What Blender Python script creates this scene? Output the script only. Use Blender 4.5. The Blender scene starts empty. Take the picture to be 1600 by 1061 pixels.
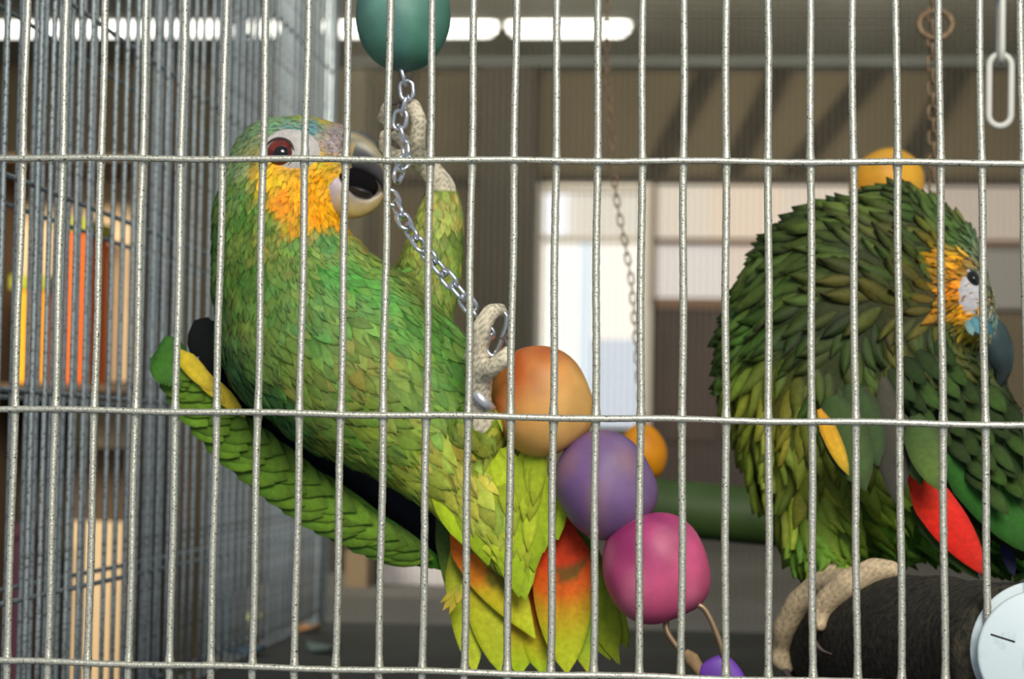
import bpy, math, random
import numpy as np
from mathutils import Vector, Matrix

random.seed(7)
rng = np.random.default_rng(7)
SC = bpy.context.scene
COL = SC.collection

# ------------------------------------------------------------------ camera
YAW, PITCH, ROLL = -0.09141533824751541, 0.05099910572015281, 0.016357190080339517
CX, CY, CZ = 0.08510352916787943, -0.9244279562965347, -0.1276792675032754
FPX = 3250.0
HROW = 0.11453981043732879
cy_, sy_, cp_, sp_, cr_, sr_ = math.cos(YAW), math.sin(YAW), math.cos(PITCH), math.sin(PITCH), math.cos(ROLL), math.sin(ROLL)
FW = np.array([sy_ * cp_, cy_ * cp_, sp_])
R0 = np.array([cy_, -sy_, 0.0])
U0 = np.cross(R0, FW)
RT = R0 * cr_ + U0 * sr_
UP = -R0 * sr_ + U0 * cr_
CAM = np.array([CX, CY, CZ])

cd = bpy.data.cameras.new('camera')
cam = bpy.data.objects.new('camera', cd)
COL.objects.link(cam)
m = Matrix.Identity(4)
for i in range(3):
    m[i][0], m[i][1], m[i][2], m[i][3] = RT[i], UP[i], -FW[i], CAM[i]
cam.matrix_world = m
cd.sensor_width = 36.0
cd.lens = FPX / 1600.0 * 36.0
cd.clip_start = 0.05
cd.clip_end = 60
cd.dof.use_dof = True
cd.dof.focus_distance = 0.95
cd.dof.aperture_fstop = 13.0
SC.camera = cam

# ------------------------------------------------------------------ light
W_ = bpy.data.worlds.new('daylight'); SC.world = W_
W_.use_nodes = True
W_.node_tree.nodes['Background'].inputs[0].default_value = (0.80, 0.88, 1.0, 1)
W_.node_tree.nodes['Background'].inputs[1].default_value = 0.40


def area(name, loc, target, size, energy, color):
    l = bpy.data.lights.new(name, 'AREA'); l.energy = energy; l.color = color
    l.shape = 'RECTANGLE'; l.size, l.size_y = size
    o = bpy.data.objects.new(name, l); COL.objects.link(o)
    o.location = loc
    o.rotation_euler = (Vector(target) - Vector(loc)).to_track_quat('-Z', 'Y').to_euler()
    return o


area('shopfront_daylight', (0.7, -2.3, 1.3), (0.12, 0.1, -0.1), (1.3, 1.0), 105, (1.0, 0.94, 0.82))
area('added_wall_fill', (0.2, 4.3, 0.95), (0.3, 6.2, 0.5), (2.4, 0.4), 27, (1.0, 0.93, 0.78))  # added lamp without a fitting, backs up the fluorescents on the back wall
area('added_shelf_fill', (-0.8, 1.0, 0.52), (-0.9, 2.2, -0.3), (0.5, 0.2), 24, (1.0, 0.93, 0.8))  # added lamp out of view, only brightens the shelf and its tubs
SC.view_settings.view_transform = 'Standard'
SC.view_settings.look = 'None'
SC.view_settings.exposure = 0.0
SC.view_settings.gamma = 1.0
SC.view_settings.use_curve_mapping = False


# ------------------------------------------------------------------ helpers
def P(px, py, Y):
    """world point at depth Y for a place measured on the 1600x1061 photograph"""
    d = FW * FPX + RT * (px - 800.0) - UP * (py - 530.5)
    t = (Y - CAM[1]) / d[1]
    return CAM + d * t


def K(Y):
    """metres per photograph pixel at depth Y"""
    return (Y - CY) / FPX


def lin(c):
    c = np.asarray(c, float) / 255.0
    return np.where(c <= 0.04045, c / 12.92, ((c + 0.055) / 1.055) ** 2.4)


def mat(name, color=(128, 128, 128), rough=0.6, metal=0.0, attr=False, nscale=0, namt=0.3, dark=None, bump=0.0, bscale=None,
        spec=0.4, emit=None, estr=0.0, thresh=None, trans=0.0):
    mt = bpy.data.materials.new(name); mt.use_nodes = True
    nt = mt.node_tree; b = nt.nodes['Principled BSDF']
    b.inputs['Roughness'].default_value = rough
    b.inputs['Metallic'].default_value = metal
    b.inputs['Specular IOR Level'].default_value = spec
    base = (*lin(color), 1)
    src = None
    if attr:
        a = nt.nodes.new('ShaderNodeAttribute'); a.attribute_name = 'Col'; src = a.outputs['Color']
    b.inputs['Base Color'].default_value = base
    tc = nt.nodes.new('ShaderNodeTexCoord')
    if nscale:
        n = nt.nodes.new('ShaderNodeTexNoise'); n.inputs['Scale'].default_value = nscale; n.inputs['Detail'].default_value = 5
        nt.links.new(tc.outputs['Object'], n.inputs['Vector'])
        r = nt.nodes.new('ShaderNodeValToRGB')
        lo, hi = thresh or (0.35, 0.65)
        r.color_ramp.elements[0].position = lo; r.color_ramp.elements[1].position = hi
        nt.links.new(n.outputs['Fac'], r.inputs['Fac'])
        mx = nt.nodes.new('ShaderNodeMix'); mx.data_type = 'RGBA'
        nt.links.new(r.outputs['Color'], mx.inputs['Factor'])
        dk = (*lin(dark), 1) if dark is not None else None
        if attr:
            mul = nt.nodes.new('ShaderNodeMix'); mul.data_type = 'RGBA'; mul.blend_type = 'MULTIPLY'; mul.inputs['Factor'].default_value = 1.0
            nt.links.new(src, mul.inputs['A'])
            mul.inputs['B'].default_value = (1 - namt, 1 - namt, 1 - namt, 1)
            nt.links.new(mul.outputs['Result'], mx.inputs['A'])
            nt.links.new(src, mx.inputs['B'])
        else:
            mx.inputs['A'].default_value = dk or tuple([v * (1 - namt) for v in base[:3]] + [1])
            mx.inputs['B'].default_value = base
        src = mx.outputs['Result']
    if src is not None:
        nt.links.new(src, b.inputs['Base Color'])
    if bump:
        n2 = nt.nodes.new('ShaderNodeTexNoise'); n2.inputs['Scale'].default_value = bscale or nscale or 200; n2.inputs['Detail'].default_value = 4
        nt.links.new(tc.outputs['Object'], n2.inputs['Vector'])
        bp = nt.nodes.new('ShaderNodeBump'); bp.inputs['Strength'].default_value = bump; bp.inputs['Distance'].default_value = 0.001
        nt.links.new(n2.outputs['Fac'], bp.inputs['Height']); nt.links.new(bp.outputs['Normal'], b.inputs['Normal'])
    if emit is not None:
        b.inputs['Emission Color'].default_value = (*lin(emit), 1); b.inputs['Emission Strength'].default_value = estr
    return mt


class MB:
    def __init__(s):
        s.v, s.f, s.c, s.n = [], [], [], 0

    def add(s, v, f, c=None):
        v = np.asarray(v, float).reshape(-1, 3)
        s.v.append(v)
        s.f += [tuple(int(i) + s.n for i in q) for q in f]
        if c is not None:
            c = np.asarray(c, float)
            s.c.append(np.broadcast_to(c, (len(v), 3)) if c.ndim == 1 else c)
        s.n += len(v)
        return s

    def box(s, lo, hi, c=None):
        x0, y0, z0 = lo; x1, y1, z1 = hi
        s.add([(x0, y0, z0), (x1, y0, z0), (x1, y1, z0), (x0, y1, z0), (x0, y0, z1), (x1, y0, z1), (x1, y1, z1), (x0, y1, z1)],
              [(0, 3, 2, 1), (4, 5, 6, 7), (0, 1, 5, 4), (1, 2, 6, 5), (2, 3, 7, 6), (3, 0, 4, 7)], c)
        return s

    def tube(s, pts, rad, sides=8, closed=False, c=None, ysq=1.0, jit=0.0):
        pts = np.asarray(pts, float); n = len(pts)
        rad = np.broadcast_to(np.asarray(rad, float), (n,)).copy()
        if jit: rad = rad * (1 + rng.normal(0, jit, n))
        if closed:
            tan = np.roll(pts, -1, 0) - np.roll(pts, 1, 0)
        else:
            tan = np.gradient(pts, axis=0)
        tan /= np.linalg.norm(tan, axis=1)[:, None] + 1e-12
        ref = np.array([0, 1, 0.0])
        if abs(tan[0] @ ref) > 0.9: ref = np.array([1.0, 0, 0])
        a = np.cross(tan[0], ref); a /= np.linalg.norm(a)
        V = []
        for i in range(n):
            a = a - tan[i] * (a @ tan[i]); a /= np.linalg.norm(a) + 1e-12
            b = np.cross(tan[i], a)
            for k in range(sides):
                th = 2 * math.pi * k / sides
                V.append(pts[i] + rad[i] * (math.cos(th) * a + math.sin(th) * b))
        F = []
        for i in range(n if closed else n - 1):
            j = (i + 1) % n
            for k in range(sides):
                l = (k + 1) % sides
                F.append((i * sides + k, i * sides + l, j * sides + l, j * sides + k))
        if not closed:
            F.append(tuple(range(sides))[::-1]); F.append(tuple(range((n - 1) * sides, n * sides)))
        s.add(V, F, c); return s

    def ball(s, ctr, r, c=None, nu=16, nv=10, expo=2.0, rot=None):
        r = np.broadcast_to(np.asarray(r, float), (3,))
        V = []; F = []
        def sg(x): return math.copysign(abs(x) ** (2 / expo), x)
        for j in range(nv + 1):
            ph = -math.pi / 2 + math.pi * j / nv
            for i in range(nu):
                th = 2 * math.pi * i / nu
                V.append((sg(math.cos(ph)) * math.cos(th) * r[0], sg(math.cos(ph)) * math.sin(th) * r[1], sg(math.sin(ph)) * r[2]))
        V = np.array(V)
        if rot is not None: V = V @ np.array(rot).T
        for j in range(nv):
            for i in range(nu):
                k = (i + 1) % nu
                F.append((j * nu + i, j * nu + k, (j + 1) * nu + k, (j + 1) * nu + i))
        s.add(V + np.asarray(ctr, float), F, c); return s

    def mesh(s, name, smooth=True):
        me = bpy.data.meshes.new(name)
        V = np.concatenate(s.v) if s.v else np.zeros((0, 3))
        me.from_pydata([tuple(x) for x in V], [], s.f)
        if s.c and sum(len(c) for c in s.c) == len(V):
            ca = me.color_attributes.new('Col', 'FLOAT_COLOR', 'POINT')
            C = np.ones((len(V), 4), np.float32); C[:, :3] = np.concatenate(s.c)
            ca.data.foreach_set('color', C.ravel())
        if smooth:
            me.polygons.foreach_set('use_smooth', [True] * len(me.polygons))
        me.update()
        return me

    def build(s, name, mt, parent=None, smooth=True, **props):
        o = bpy.data.objects.new(name, s.mesh(name, smooth))
        o.data.materials.append(mt)
        COL.objects.link(o)
        put(o, parent)
        for k, v in props.items(): o[k] = v
        return o


def put(o, parent):
    """parent while keeping the world place (all parents are unrotated empties or meshes)"""
    if parent is not None:
        o.parent = parent
        w = Vector(origin(parent))
        o.location = o.location - w


def origin(o):
    l = Vector(o.location)
    while o.parent is not None:
        o = o.parent; l = l + Vector(o.location)
    return l


def thing(name, label, cat, loc=(0, 0, 0), group=None):
    o = bpy.data.objects.new(name, None); COL.objects.link(o)
    o.location = Vector([float(x) for x in loc]); o['label'] = label; o['category'] = cat
    o.empty_display_size = 0.02
    if group: o['group'] = group
    return o


def tag(o, label, cat, group=None):
    o['label'] = label; o['category'] = cat
    if group: o['group'] = group
    return o


def smooth_path(pts, n=8):
    """Catmull-Rom through pts"""
    pts = np.asarray(pts, float)
    q = np.vstack([2 * pts[0] - pts[1], pts, 2 * pts[-1] - pts[-2]])
    out = []
    for i in range(1, len(q) - 2):
        for t in np.linspace(0, 1, n, endpoint=False):
            a, b, c, d = q[i - 1], q[i], q[i + 1], q[i + 2]
            out.append(0.5 * ((2 * b) + (c - a) * t + (2 * a - 5 * b + 4 * c - d) * t ** 2 + (3 * b - a - 3 * c + d) * t ** 3))
    out.append(q[-2])
    return np.array(out)


def pbox(mb, x0, y0, x1, y1, Y, th, c=None):
    """upright box whose front face covers the measured rectangle at depth Y"""
    a = P(x0, (y0 + y1) / 2, Y)[0]; b = P(x1, (y0 + y1) / 2, Y)[0]
    t = P((x0 + x1) / 2, y0, Y)[2]; l = P((x0 + x1) / 2, y1, Y)[2]
    return mb.box((a, Y, l), (b, Y + th, t), c)


# ------------------------------------------------------------------ materials
M = {}
M['wire'] = mat('galvanised_wire', (200, 200, 186), 0.38, 0.72, nscale=1100, dark=(70, 68, 60), thresh=(0.30, 0.44), bump=0.25, bscale=700, spec=0.5)
M['side_wire'] = mat('old_galvanised_wire', (150, 160, 163), 0.5, 0.5, nscale=500, dark=(80, 82, 80), thresh=(0.3, 0.5), bump=0.3)
M['mesh'] = mat('fine_galvanised_mesh', (140, 136, 120), 0.5, 0.4)
M['tray'] = mat('dark_tray', (34, 40, 36), 0.6, nscale=14, dark=(22, 24, 20), bump=0.2, bscale=60)
M['back_wall'] = mat('brown_wall', (112, 100, 76), 0.9, nscale=1.5, dark=(92, 82, 62))
M['dark_wall'] = mat('dark_paint', (62, 56, 46), 0.9, nscale=2, dark=(48, 44, 38))
M['board'] = mat('grey_board', (136, 138, 128), 0.8, nscale=3, dark=(116, 112, 96))
M['timber'] = mat('dark_timber', (62, 52, 38), 0.8, nscale=8, dark=(46, 38, 28))
M['concrete'] = mat('concrete', (120, 116, 108), 0.9, nscale=4, dark=(96, 92, 86))
M['counter'] = mat('grey_counter', (94, 93, 88), 0.7, nscale=3, dark=(74, 72, 66))
M['dark_door'] = mat('dark_brown_door', (70, 54, 48), 0.7, nscale=4, dark=(54, 44, 42))
M['tube'] = mat('lit_diffuser', (255, 255, 250), 0.5, emit=(255, 252, 240), estr=3.0)
M['housing'] = mat('white_housing', (170, 168, 158), 0.6)
M['chrome'] = mat('chrome_chain', (225, 228, 235), 0.2, 1.0)
M['rust'] = mat('rusty_chain', (140, 118, 92), 0.7, 0.2, nscale=200, dark=(96, 78, 58))
M['plastic'] = mat('white_plastic', (205, 205, 198), 0.4)
M['plume'] = mat('feathers', attr=True, rough=0.62, nscale=350, namt=0.22, spec=0.25)
M['skin'] = mat('bird_body', attr=True, rough=0.7, nscale=500, namt=0.3, spec=0.25, bump=0.35, bscale=450)
M['horn'] = mat('horn', attr=True, rough=0.38, nscale=120, namt=0.25, spec=0.5)
M['bead'] = mat('painted_wood', attr=True, rough=0.5, nscale=60, namt=0.22, spec=0.35, bump=0.15, bscale=90)
M['eye_black'] = mat('eye_black', (8, 8, 10), 0.08, spec=0.8)
M['eye_red'] = mat('eye_iris', (128, 44, 30), 0.25, nscale=300, dark=(80, 24, 18), spec=0.6)
M['grit'] = mat('perch_grit', (58, 54, 42), 0.95, nscale=260, dark=(18, 18, 15), thresh=(0.35, 0.7), bump=1.0, bscale=420)
M['washer'] = mat('painted_metal', (186, 200, 206), 0.5, nscale=160, dark=(164, 178, 184), thresh=(0.25, 0.42), bump=0.1)
M['brass'] = mat('steel_wire', (150, 128, 104), 0.4, 0.6)
M['ring'] = mat('aluminium_ring', (215, 218, 225), 0.35, 0.8)


def plain(name, c, rough=0.7, **k):
    return mat(name, c, rough, **k)


# ------------------------------------------------------------------ setting
WALL_Y = 6.2
zc = float(P(1000, 101, WALL_Y)[2])
ZF = -1.5


def struct(name, mb, mt, parent=None, **kw):
    o = mb.build(name, mt, parent, smooth=False, **kw)
    o['kind'] = 'structure'
    return o


struct('floor', MB().box((-4, -0.6, ZF - 0.1), (5, 6.5, ZF)), M['concrete'])
struct('wall_back', MB().box((-4, WALL_Y, ZF), (5, WALL_Y + 0.15, zc + 0.4)), M['back_wall'])
struct('wall_left', MB().box((-4.1, 0.5, ZF), (-4, 6.2, zc + 0.4)), M['back_wall'])
ceil = struct('ceiling', MB().box((-4, 1.6, zc + 0.012), (5, WALL_Y, zc + 0.10)), M['board'])
bm_ = MB().box((-4, 0, 0), (5, 0.082, 0.012)).mesh('plank', False); bm_.materials.append(M['board'])
for k in range(22):
    o = bpy.data.objects.new('plank', bm_); COL.objects.link(o); o.parent = ceil
    o.location = (0, WALL_Y - 0.1 - 0.094 * k, zc)
# grey beam under the meeting of wall and boards
b = MB(); pbox(b, 540, 62, 1900, 101, 6.06, 0.13); struct('trim_1', b, mat('grey_beam', (126, 132, 128), 0.8, nscale=2, dark=(110, 112, 104)))
# slanting roof braces in front of the brown wall
braces = struct('trim_2', MB().box((P(545, 280, 6.1)[0], 6.1, P(800, 285, 6.1)[2]), (P(1900, 280, 6.1)[0], 6.18, P(800, 272, 6.1)[2])), M['timber'])
for (x0, y0, x1, y1) in ((1110, 104, 1020, 272), (1222, 104, 1140, 272), (1370, 104, 1235, 272), (1500, 104, 1410, 272), (640, 104, 600, 272), (835, 104, 790, 272)):
    a, c = P(x0, y0, 6.14), P(x1, y1, 6.14)
    MB().tube([a, c], 0.035, 4).build('brace', M['timber'], braces, smooth=False)


def lit(name, c, s):
    return mat(name, (120, 118, 112), 0.5, emit=c, estr=s * 1.06)


# bright doorway
d1 = MB()
for r in ((828, 280, 846, 668), (1000, 280, 1018, 668), (846, 280, 1000, 300), (846, 368, 1000, 378)): pbox(d1, *r, 6.10, 0.1)
door1 = struct('door_1', d1, mat('white_door_frame', (222, 214, 200), 0.6, emit=(222, 214, 200), estr=0.0))
for i, (r, c, s) in enumerate((((846, 300, 888, 368), (250, 250, 255), 1.0), ((888, 300, 906, 368), (232, 226, 214), 0.85), ((906, 300, 1000, 368), (228, 220, 206), 0.82),
                               ((846, 378, 905, 668), (255, 253, 245), 1.05), ((905, 378, 925, 668), (222, 238, 250), 0.95), ((925, 378, 1000, 530), (255, 248, 236), 1.02),
                               ((925, 530, 1000, 668), (214, 226, 242), 0.82))):
    p = MB(); pbox(p, *r, 6.15, 0.03); struct('pane', p, lit('daylit_pane_%d' % i, c, s), door1)
# windows to the right of the doorway
w2 = MB()
for r in ((1018, 374, 1700, 383), (1018, 466, 1225, 482), (1018, 280, 1026, 480), (1700, 280, 1712, 482), (1222, 383, 1232, 482)): pbox(w2, *r, 6.10, 0.1)
win = struct('window_2', w2, mat('brown_window_frame', (120, 92, 70), 0.7))
for i, (r, c, s) in enumerate((((1026, 283, 1110, 374), (236, 222, 202), 0.72), ((1110, 283, 1222, 374), (240, 214, 188), 0.74), ((1222, 283, 1470, 374), (236, 216, 196), 0.7),
                               ((1470, 283, 1700, 374), (212, 190, 172), 0.5), ((1026, 383, 1130, 466), (232, 224, 218), 0.74), ((1130, 383, 1222, 466), (236, 214, 196), 0.72),
                               ((1232, 383, 1450, 482), (200, 190, 180), 0.5), ((1450, 383, 1700, 482), (128, 120, 114), 0.32))):
    p = MB(); pbox(p, *r, 6.15, 0.03); struct('pane', p, lit('window_pane_%d' % i, c, s), win)
d2 = MB(); pbox(d2, 1024, 482, 1250, 900, 6.12, 0.06)
door2 = struct('door_2', d2, M['dark_door'])
p = MB(); pbox(p, 1040, 500, 1120, 690, 6.10, 0.02); struct('door_panel', p, M['dark_door'], door2)
p = MB(); pbox(p, 1130, 500, 1235, 690, 6.10, 0.02); struct('door_panel', p, M['dark_door'], door2)
# grey pillar behind the caged birds
b = MB(); pbox(b, 500, 108, 560, 1200, 5.6, 0.3); struct('trim_3', b, mat('brown_grey_pillar', (96, 90, 70), 0.9, nscale=2, dark=(82, 76, 60)))
b = MB(); pbox(b, 742, 104, 826, 1200, 5.8, 0.25); struct('trim_4', b, M['dark_wall'])

# fluorescent lights
for (x0, x1, lab) in ((-60, 438, 'long lit fluorescent light seen through the side wires'), (503, 778, 'lit fluorescent light behind the teal bead'),
                      (792, 985, 'rightmost lit fluorescent light above the bright doorway')):
    Yl = 5.5
    a, c = P(x0, 35, Yl), P(x1, 35, Yl)
    k = K(Yl); zl = (a[2] + c[2]) / 2
    t = thing('fluorescent_light', lab, 'light', ((a[0] + c[0]) / 2, Yl, zl), 'ceiling lights')
    MB().box((a[0] - .01, Yl - .03, zl + 26 * k), (c[0] + .01, Yl + .05, zl + 34 * k)).build('housing', M['housing'], t, False)
    MB().tube([(x, Yl, zl) for x in (a[0], a[0] + .012, a[0] + .03, c[0] - .03, c[0] - .012, c[0])], [10 * k, 19 * k, 24 * k, 24 * k, 19 * k, 10 * k], 16).build('diffuser', M['tube'], t)
    for x in (a[0] + .06, c[0] - .06):
        MB().tube([(x, Yl, zl + 30 * k), (x, Yl, zc + .01)], 0.004, 6).build('hanger', M['housing'], t)

# counter beyond the cage with its boxes
ZT = -0.30
t = thing('counter', 'grey topped counter behind the cage', 'counter', (0.3, 2.2, ZF))
MB().box((-0.44, 1.40, ZT - .04), (2.2, 3.0, ZT)).build('counter_top', M['counter'], t, False)
MB().box((-0.40, 1.45, ZF), (2.15, 2.95, ZT - .04)).build('cabinet', M['dark_wall'], t, False)


def crate(label, rect, Y, depth, color, zbase=None, name='cardboard_box', cat='box', lid=None):
    x0, y0, x1, y1 = rect
    a = P(x0, (y0 + y1) / 2, Y)[0]; b_ = P(x1, (y0 + y1) / 2, Y)[0]
    zt = P((x0 + x1) / 2, y0, Y)[2]; zb = P((x0 + x1) / 2, y1, Y)[2] if zbase is None else zbase
    t = thing(name, label, cat, ((a + b_) / 2, Y + depth / 2, zb))
    mt = plain(name + '_paint', color, 0.8, nscale=6, namt=0.15)
    w = 0.006
    MB().box((a, Y, zb), (b_, Y + depth, zt)).build('body', mt, t, False)
    lm = plain(name + '_lid_paint', lid, 0.8) if lid else mt
    MB().box((a - w, Y - w, zt), (b_ + w, Y + depth + w, zt + .02)).build('lid', lm, t, False)
    return t


crate('pale grey carton behind the green wing tip', (604, 770, 712, 0), 1.62, 0.2, (196, 190, 190), ZT)
crate('small tan carton left of the pale grey carton', (548, 850, 582, 0), 1.56, 0.15, (120, 100, 72), ZT)
crate('dark brown carton behind the side wires', (400, 700, 540, 0), 1.80, 0.3, (46, 42, 34), ZT)

# ------------------------------------------------------------------ shelf seen through the left side wires
YS = 2.0
t = thing('shelf_unit', 'cream backed wooden shelf behind the side wires', 'shelf', (-1.0, YS, ZF))
cream = plain('cream_panel', (238, 206, 160), 0.8, nscale=5, namt=0.12)
brownp = plain('shelf_brown', (92, 72, 50), 0.8, nscale=7, namt=0.25)
darkp = plain('shelf_dark', (48, 42, 34), 0.8)
for r in ((-60, 264, 206, 470), (140, 470, 206, 596), (150, 640, 200, 700), (104, 815, 208, 1200)):
    b = MB(); pbox(b, *r, YS + .22, .015); b.build('back_panel', cream, t, False)
b = MB(); pbox(b, -60, 470, 140, 596, YS + .22, .015); b.build('back_panel', brownp, t, False)
b = MB(); pbox(b, -60, 620, 104, 1200, YS + .235, .015); b.build('back_panel', darkp, t, False)
b = MB(); pbox(b, 104, 700, 300, 815, YS + .235, .015); b.build('back_panel', brownp, t, False)
for (y0, y1) in ((598, 612), (1100, 1115), (240, 252)):
    a = P(-60, y0, YS); c = P(215, y1, YS)
    MB().box((a[0], YS, c[2]), (c[0], YS + .22, a[2])).build('shelf_board', brownp, t, False)
for x in (-60, 208):
    a = P(x, 240, YS)
    MB().box((a[0], YS, ZF), (a[0] + .02, YS + .24, a[2])).build('upright', brownp, t, False)
zb = float(P(80, 598, YS)[2]) + 0.0005
t1 = crate('yellow-orange tub with green lid on the shelf', (30, 452, 76, 0), YS + .03, .12, (250, 160, 20), zb, 'storage_tub', 'tub', (150, 150, 40))
t2 = crate('tall orange tub with green lid on the shelf', (96, 362, 138, 0), YS + .03, .12, (236, 104, 10), zb, 'storage_tub', 'tub', (150, 150, 40))
zb2 = float(P(80, 1100, YS)[2]) + 0.0005
crate('dark maroon box on the lower shelf', (30, 840, 62, 0), YS + .03, .12, (62, 26, 40), zb2, 'storage_tub', 'tub')

# ------------------------------------------------------------------ cage
XS, YR = -0.283, 1.10
X2 = -0.325
ZTOP, ZBOT = 0.42, -0.295
XR = 0.62
cage = thing('bird_cage', 'galvanised wire cage that holds the two green parrots', 'cage', (0.1, 0.6, ZF))
TOPX = [38, 99.5, 160, 224.5, 285, 349.5, 412.5, 478.5, 542, 607, 673.5, 738.5, 805, 869.5, 934, 1003.5, 1068.5, 1134.5, 1200.5, 1266.5, 1332.5, 1401.5, 1468.5, 1532.5, 1597]
BOTX = [11.5, 75.5, 137.5, 201.5, 265.5, 329.5, 395, 460.5, 525.5, 592.5, 660.5, 726.5, 793, 861, 928, 998.5, 1065, 1133.5, 1201.5, 1270, 1339, 1409, 1476.5, 1544, 1611]
RW = 0.00172
rows = []
for (x0, y0, x1, y1) in ((0, 247.0, 1600, 255.3), (0, 638.8, 1600, 664.2), (0, 1032, 1600, 1072)):
    a, c = P(x0, y0, 0), P(x1, y1, 0)
    rows.append((a, c))
rows = [(rows[0][0] + (0, 0, HROW), rows[0][1] + (0, 0, HROW))] + rows
rows = [(rows[0][0] + (0, 0, HROW), rows[0][1] + (0, 0, HROW))] + rows + [(rows[-1][0] - (0, 0, 0.062), rows[-1][1] - (0, 0, 0.062))]


def rowz(k, x):
    a, c = rows[k]
    return a[2] + (c[2] - a[2]) * (x - a[0]) / (c[0] - a[0])


def vertical(xt, xb, name='vertical_wire'):
    # xt, xb : x at the measured heights
    (x1, z1), (x2, z2) = xt, xb
    zs = np.linspace(ZBOT, rowz(0, x1), 230)
    x = x2 + (x1 - x2) * (zs - z2) / (z1 - z2)
    r = np.full(len(zs), RW)
    for k in range(6):
        d = np.abs(zs - rowz(k, x1))
        r += 0.00055 * np.exp(-(d / 0.0035) ** 2)
    ph = random.random() * 9
    x = x + 0.00022 * np.sin(zs * 60 + ph) + rng.normal(0, 0.00004, len(zs))
    y = 0.0016 + 0.00015 * np.sin(zs * 47 + ph)
    MB().tube(np.stack([x, y, zs], 1), r, 10, jit=0.02).build(name, M['wire'], cage)


def xz(px, py):
    p = P(px, py, 0); return (p[0], p[2])


for tx, bx in zip(TOPX, BOTX):
    vertical(xz(tx, 120), xz(bx, 960))
s0 = (xz(TOPX[0], 120)[0], xz(BOTX[0], 960)[0]); zt_, zb_ = xz(800, 120)[1], xz(800, 960)[1]
for k in range(1, 3):
    vertical((s0[0] - .0187 * k, zt_), (s0[1] - .0187 * k, zb_))
s1 = (xz(TOPX[-1], 120)[0], xz(BOTX[-1], 960)[0])
for k in range(1, 17):
    vertical((s1[0] + .0192 * k, zt_), (s1[1] + .0192 * k, zb_))
for k in range(6):
    xs = np.linspace(XS, XR, 330)
    zs = rowz(k, xs) + 0.0003 * np.sin(xs * 70 + k) + rng.normal(0, 0.00004, len(xs))
    MB().tube(np.stack([xs, -0.0012 + 0 * xs, zs], 1), 0.00152, 10, jit=0.02).build('horizontal_wire', M['wire'], cage)


def side_wall(parent, X, zoff, y0, y1, zbot):
    ys = np.arange(y0, y1, 0.0254)
    z0, z1 = zbot, ZTOP
    mb = MB().tube([(X, 0, z) for z in np.linspace(z0, z1, 12)], 0.0016, 6)
    me = mb.mesh('side_wire'); me.materials.append(M['side_wire'])
    for y in ys:
        o = bpy.data.objects.new('side_wire', me); COL.objects.link(o)
        put(o, parent); o.location.y = y - origin(parent).y
        o.location.x += random.gauss(0, .0005)
    for z in [zoff + HROW * q for q in (2, 1, 0, -1, -2)] + [zbot + .004]:
        MB().tube([(X - .003, y, z) for y in np.linspace(y0 - .01, y1, 40)], 0.00155, 6).build('side_cross_wire', M['side_wire'], parent)


side_wall(cage, XS, 0.0125, 0.0125, YR, ZBOT)
# fine welded mesh at the back
mb = MB()
pit = 0.0052
for z in np.arange(ZBOT, ZTOP, pit):
    mb.tube([(XS, YR + .0005, z), (XR, YR + .0005, z)], 0.0003, 4)
for x in np.arange(XS, XR, 0.0063):
    mb.tube([(x, YR - .0004, ZBOT), (x, YR - .0004, ZTOP)], 0.00026, 4)
mb.build('back_mesh', M['mesh'], cage, kind='stuff')
for x in (XS, XR):
    MB().tube([(x, YR, ZBOT - .01), (x, YR, ZTOP)], .003, 8).build('corner_post', M['side_wire'], cage)
    for y in (0.004, YR):
        MB().tube([(x, y, ZF), (x, y, ZBOT - .03)], .009, 8).build('cage_leg', M['side_wire'], cage)
# right hand wall and roof wires (outside the frame, they carry the chains)
for y in np.arange(0.05, YR, 0.12):
    MB().tube([(XS, y, ZTOP), (XR, y, ZTOP)], .0016, 6).build('roof_wire', M['side_wire'], cage)
MB().tube([(XR, 0, ZTOP), (XR, YR, ZTOP)], .0022, 6).build('roof_rail', M['side_wire'], cage)
MB().tube([(XR, 0, -.2), (XR, YR, -.2)], .0022, 6).build('roof_rail', M['side_wire'], cage)
MB().tube([(XS, 0, ZTOP), (XS, YR, ZTOP)], .0022, 6).build('roof_rail', M['side_wire'], cage)
tr = MB().box((XS, 0, ZBOT - .03), (XR, YR, ZBOT - .008))
tr.build('tray', M['tray'], cage, False)
cage2 = thing('bird_cage', 'second wire cage standing left of the parrots cage', 'cage', (X2 - .3, 0.6, ZF))
side_wall(cage2, X2, 0.0108, 0.0295, 1.30, -0.8)
for x in (X2, X2 - .6):
    for y in (0.02, 1.34):
        MB().tube([(x, y, ZF), (x, y, ZTOP)], .004, 8).build('corner_post', M['side_wire'], cage2)
MB().box((X2 - .6, 0.02, -.83), (X2, 1.34, -.808)).build('tray', M['tray'], cage2, False)
for y in (0.02, 1.34):
    MB().tube([(X2 - .6, y, ZTOP), (X2, y, ZTOP)], .0022, 6).build('roof_rail', M['side_wire'], cage2)


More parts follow.
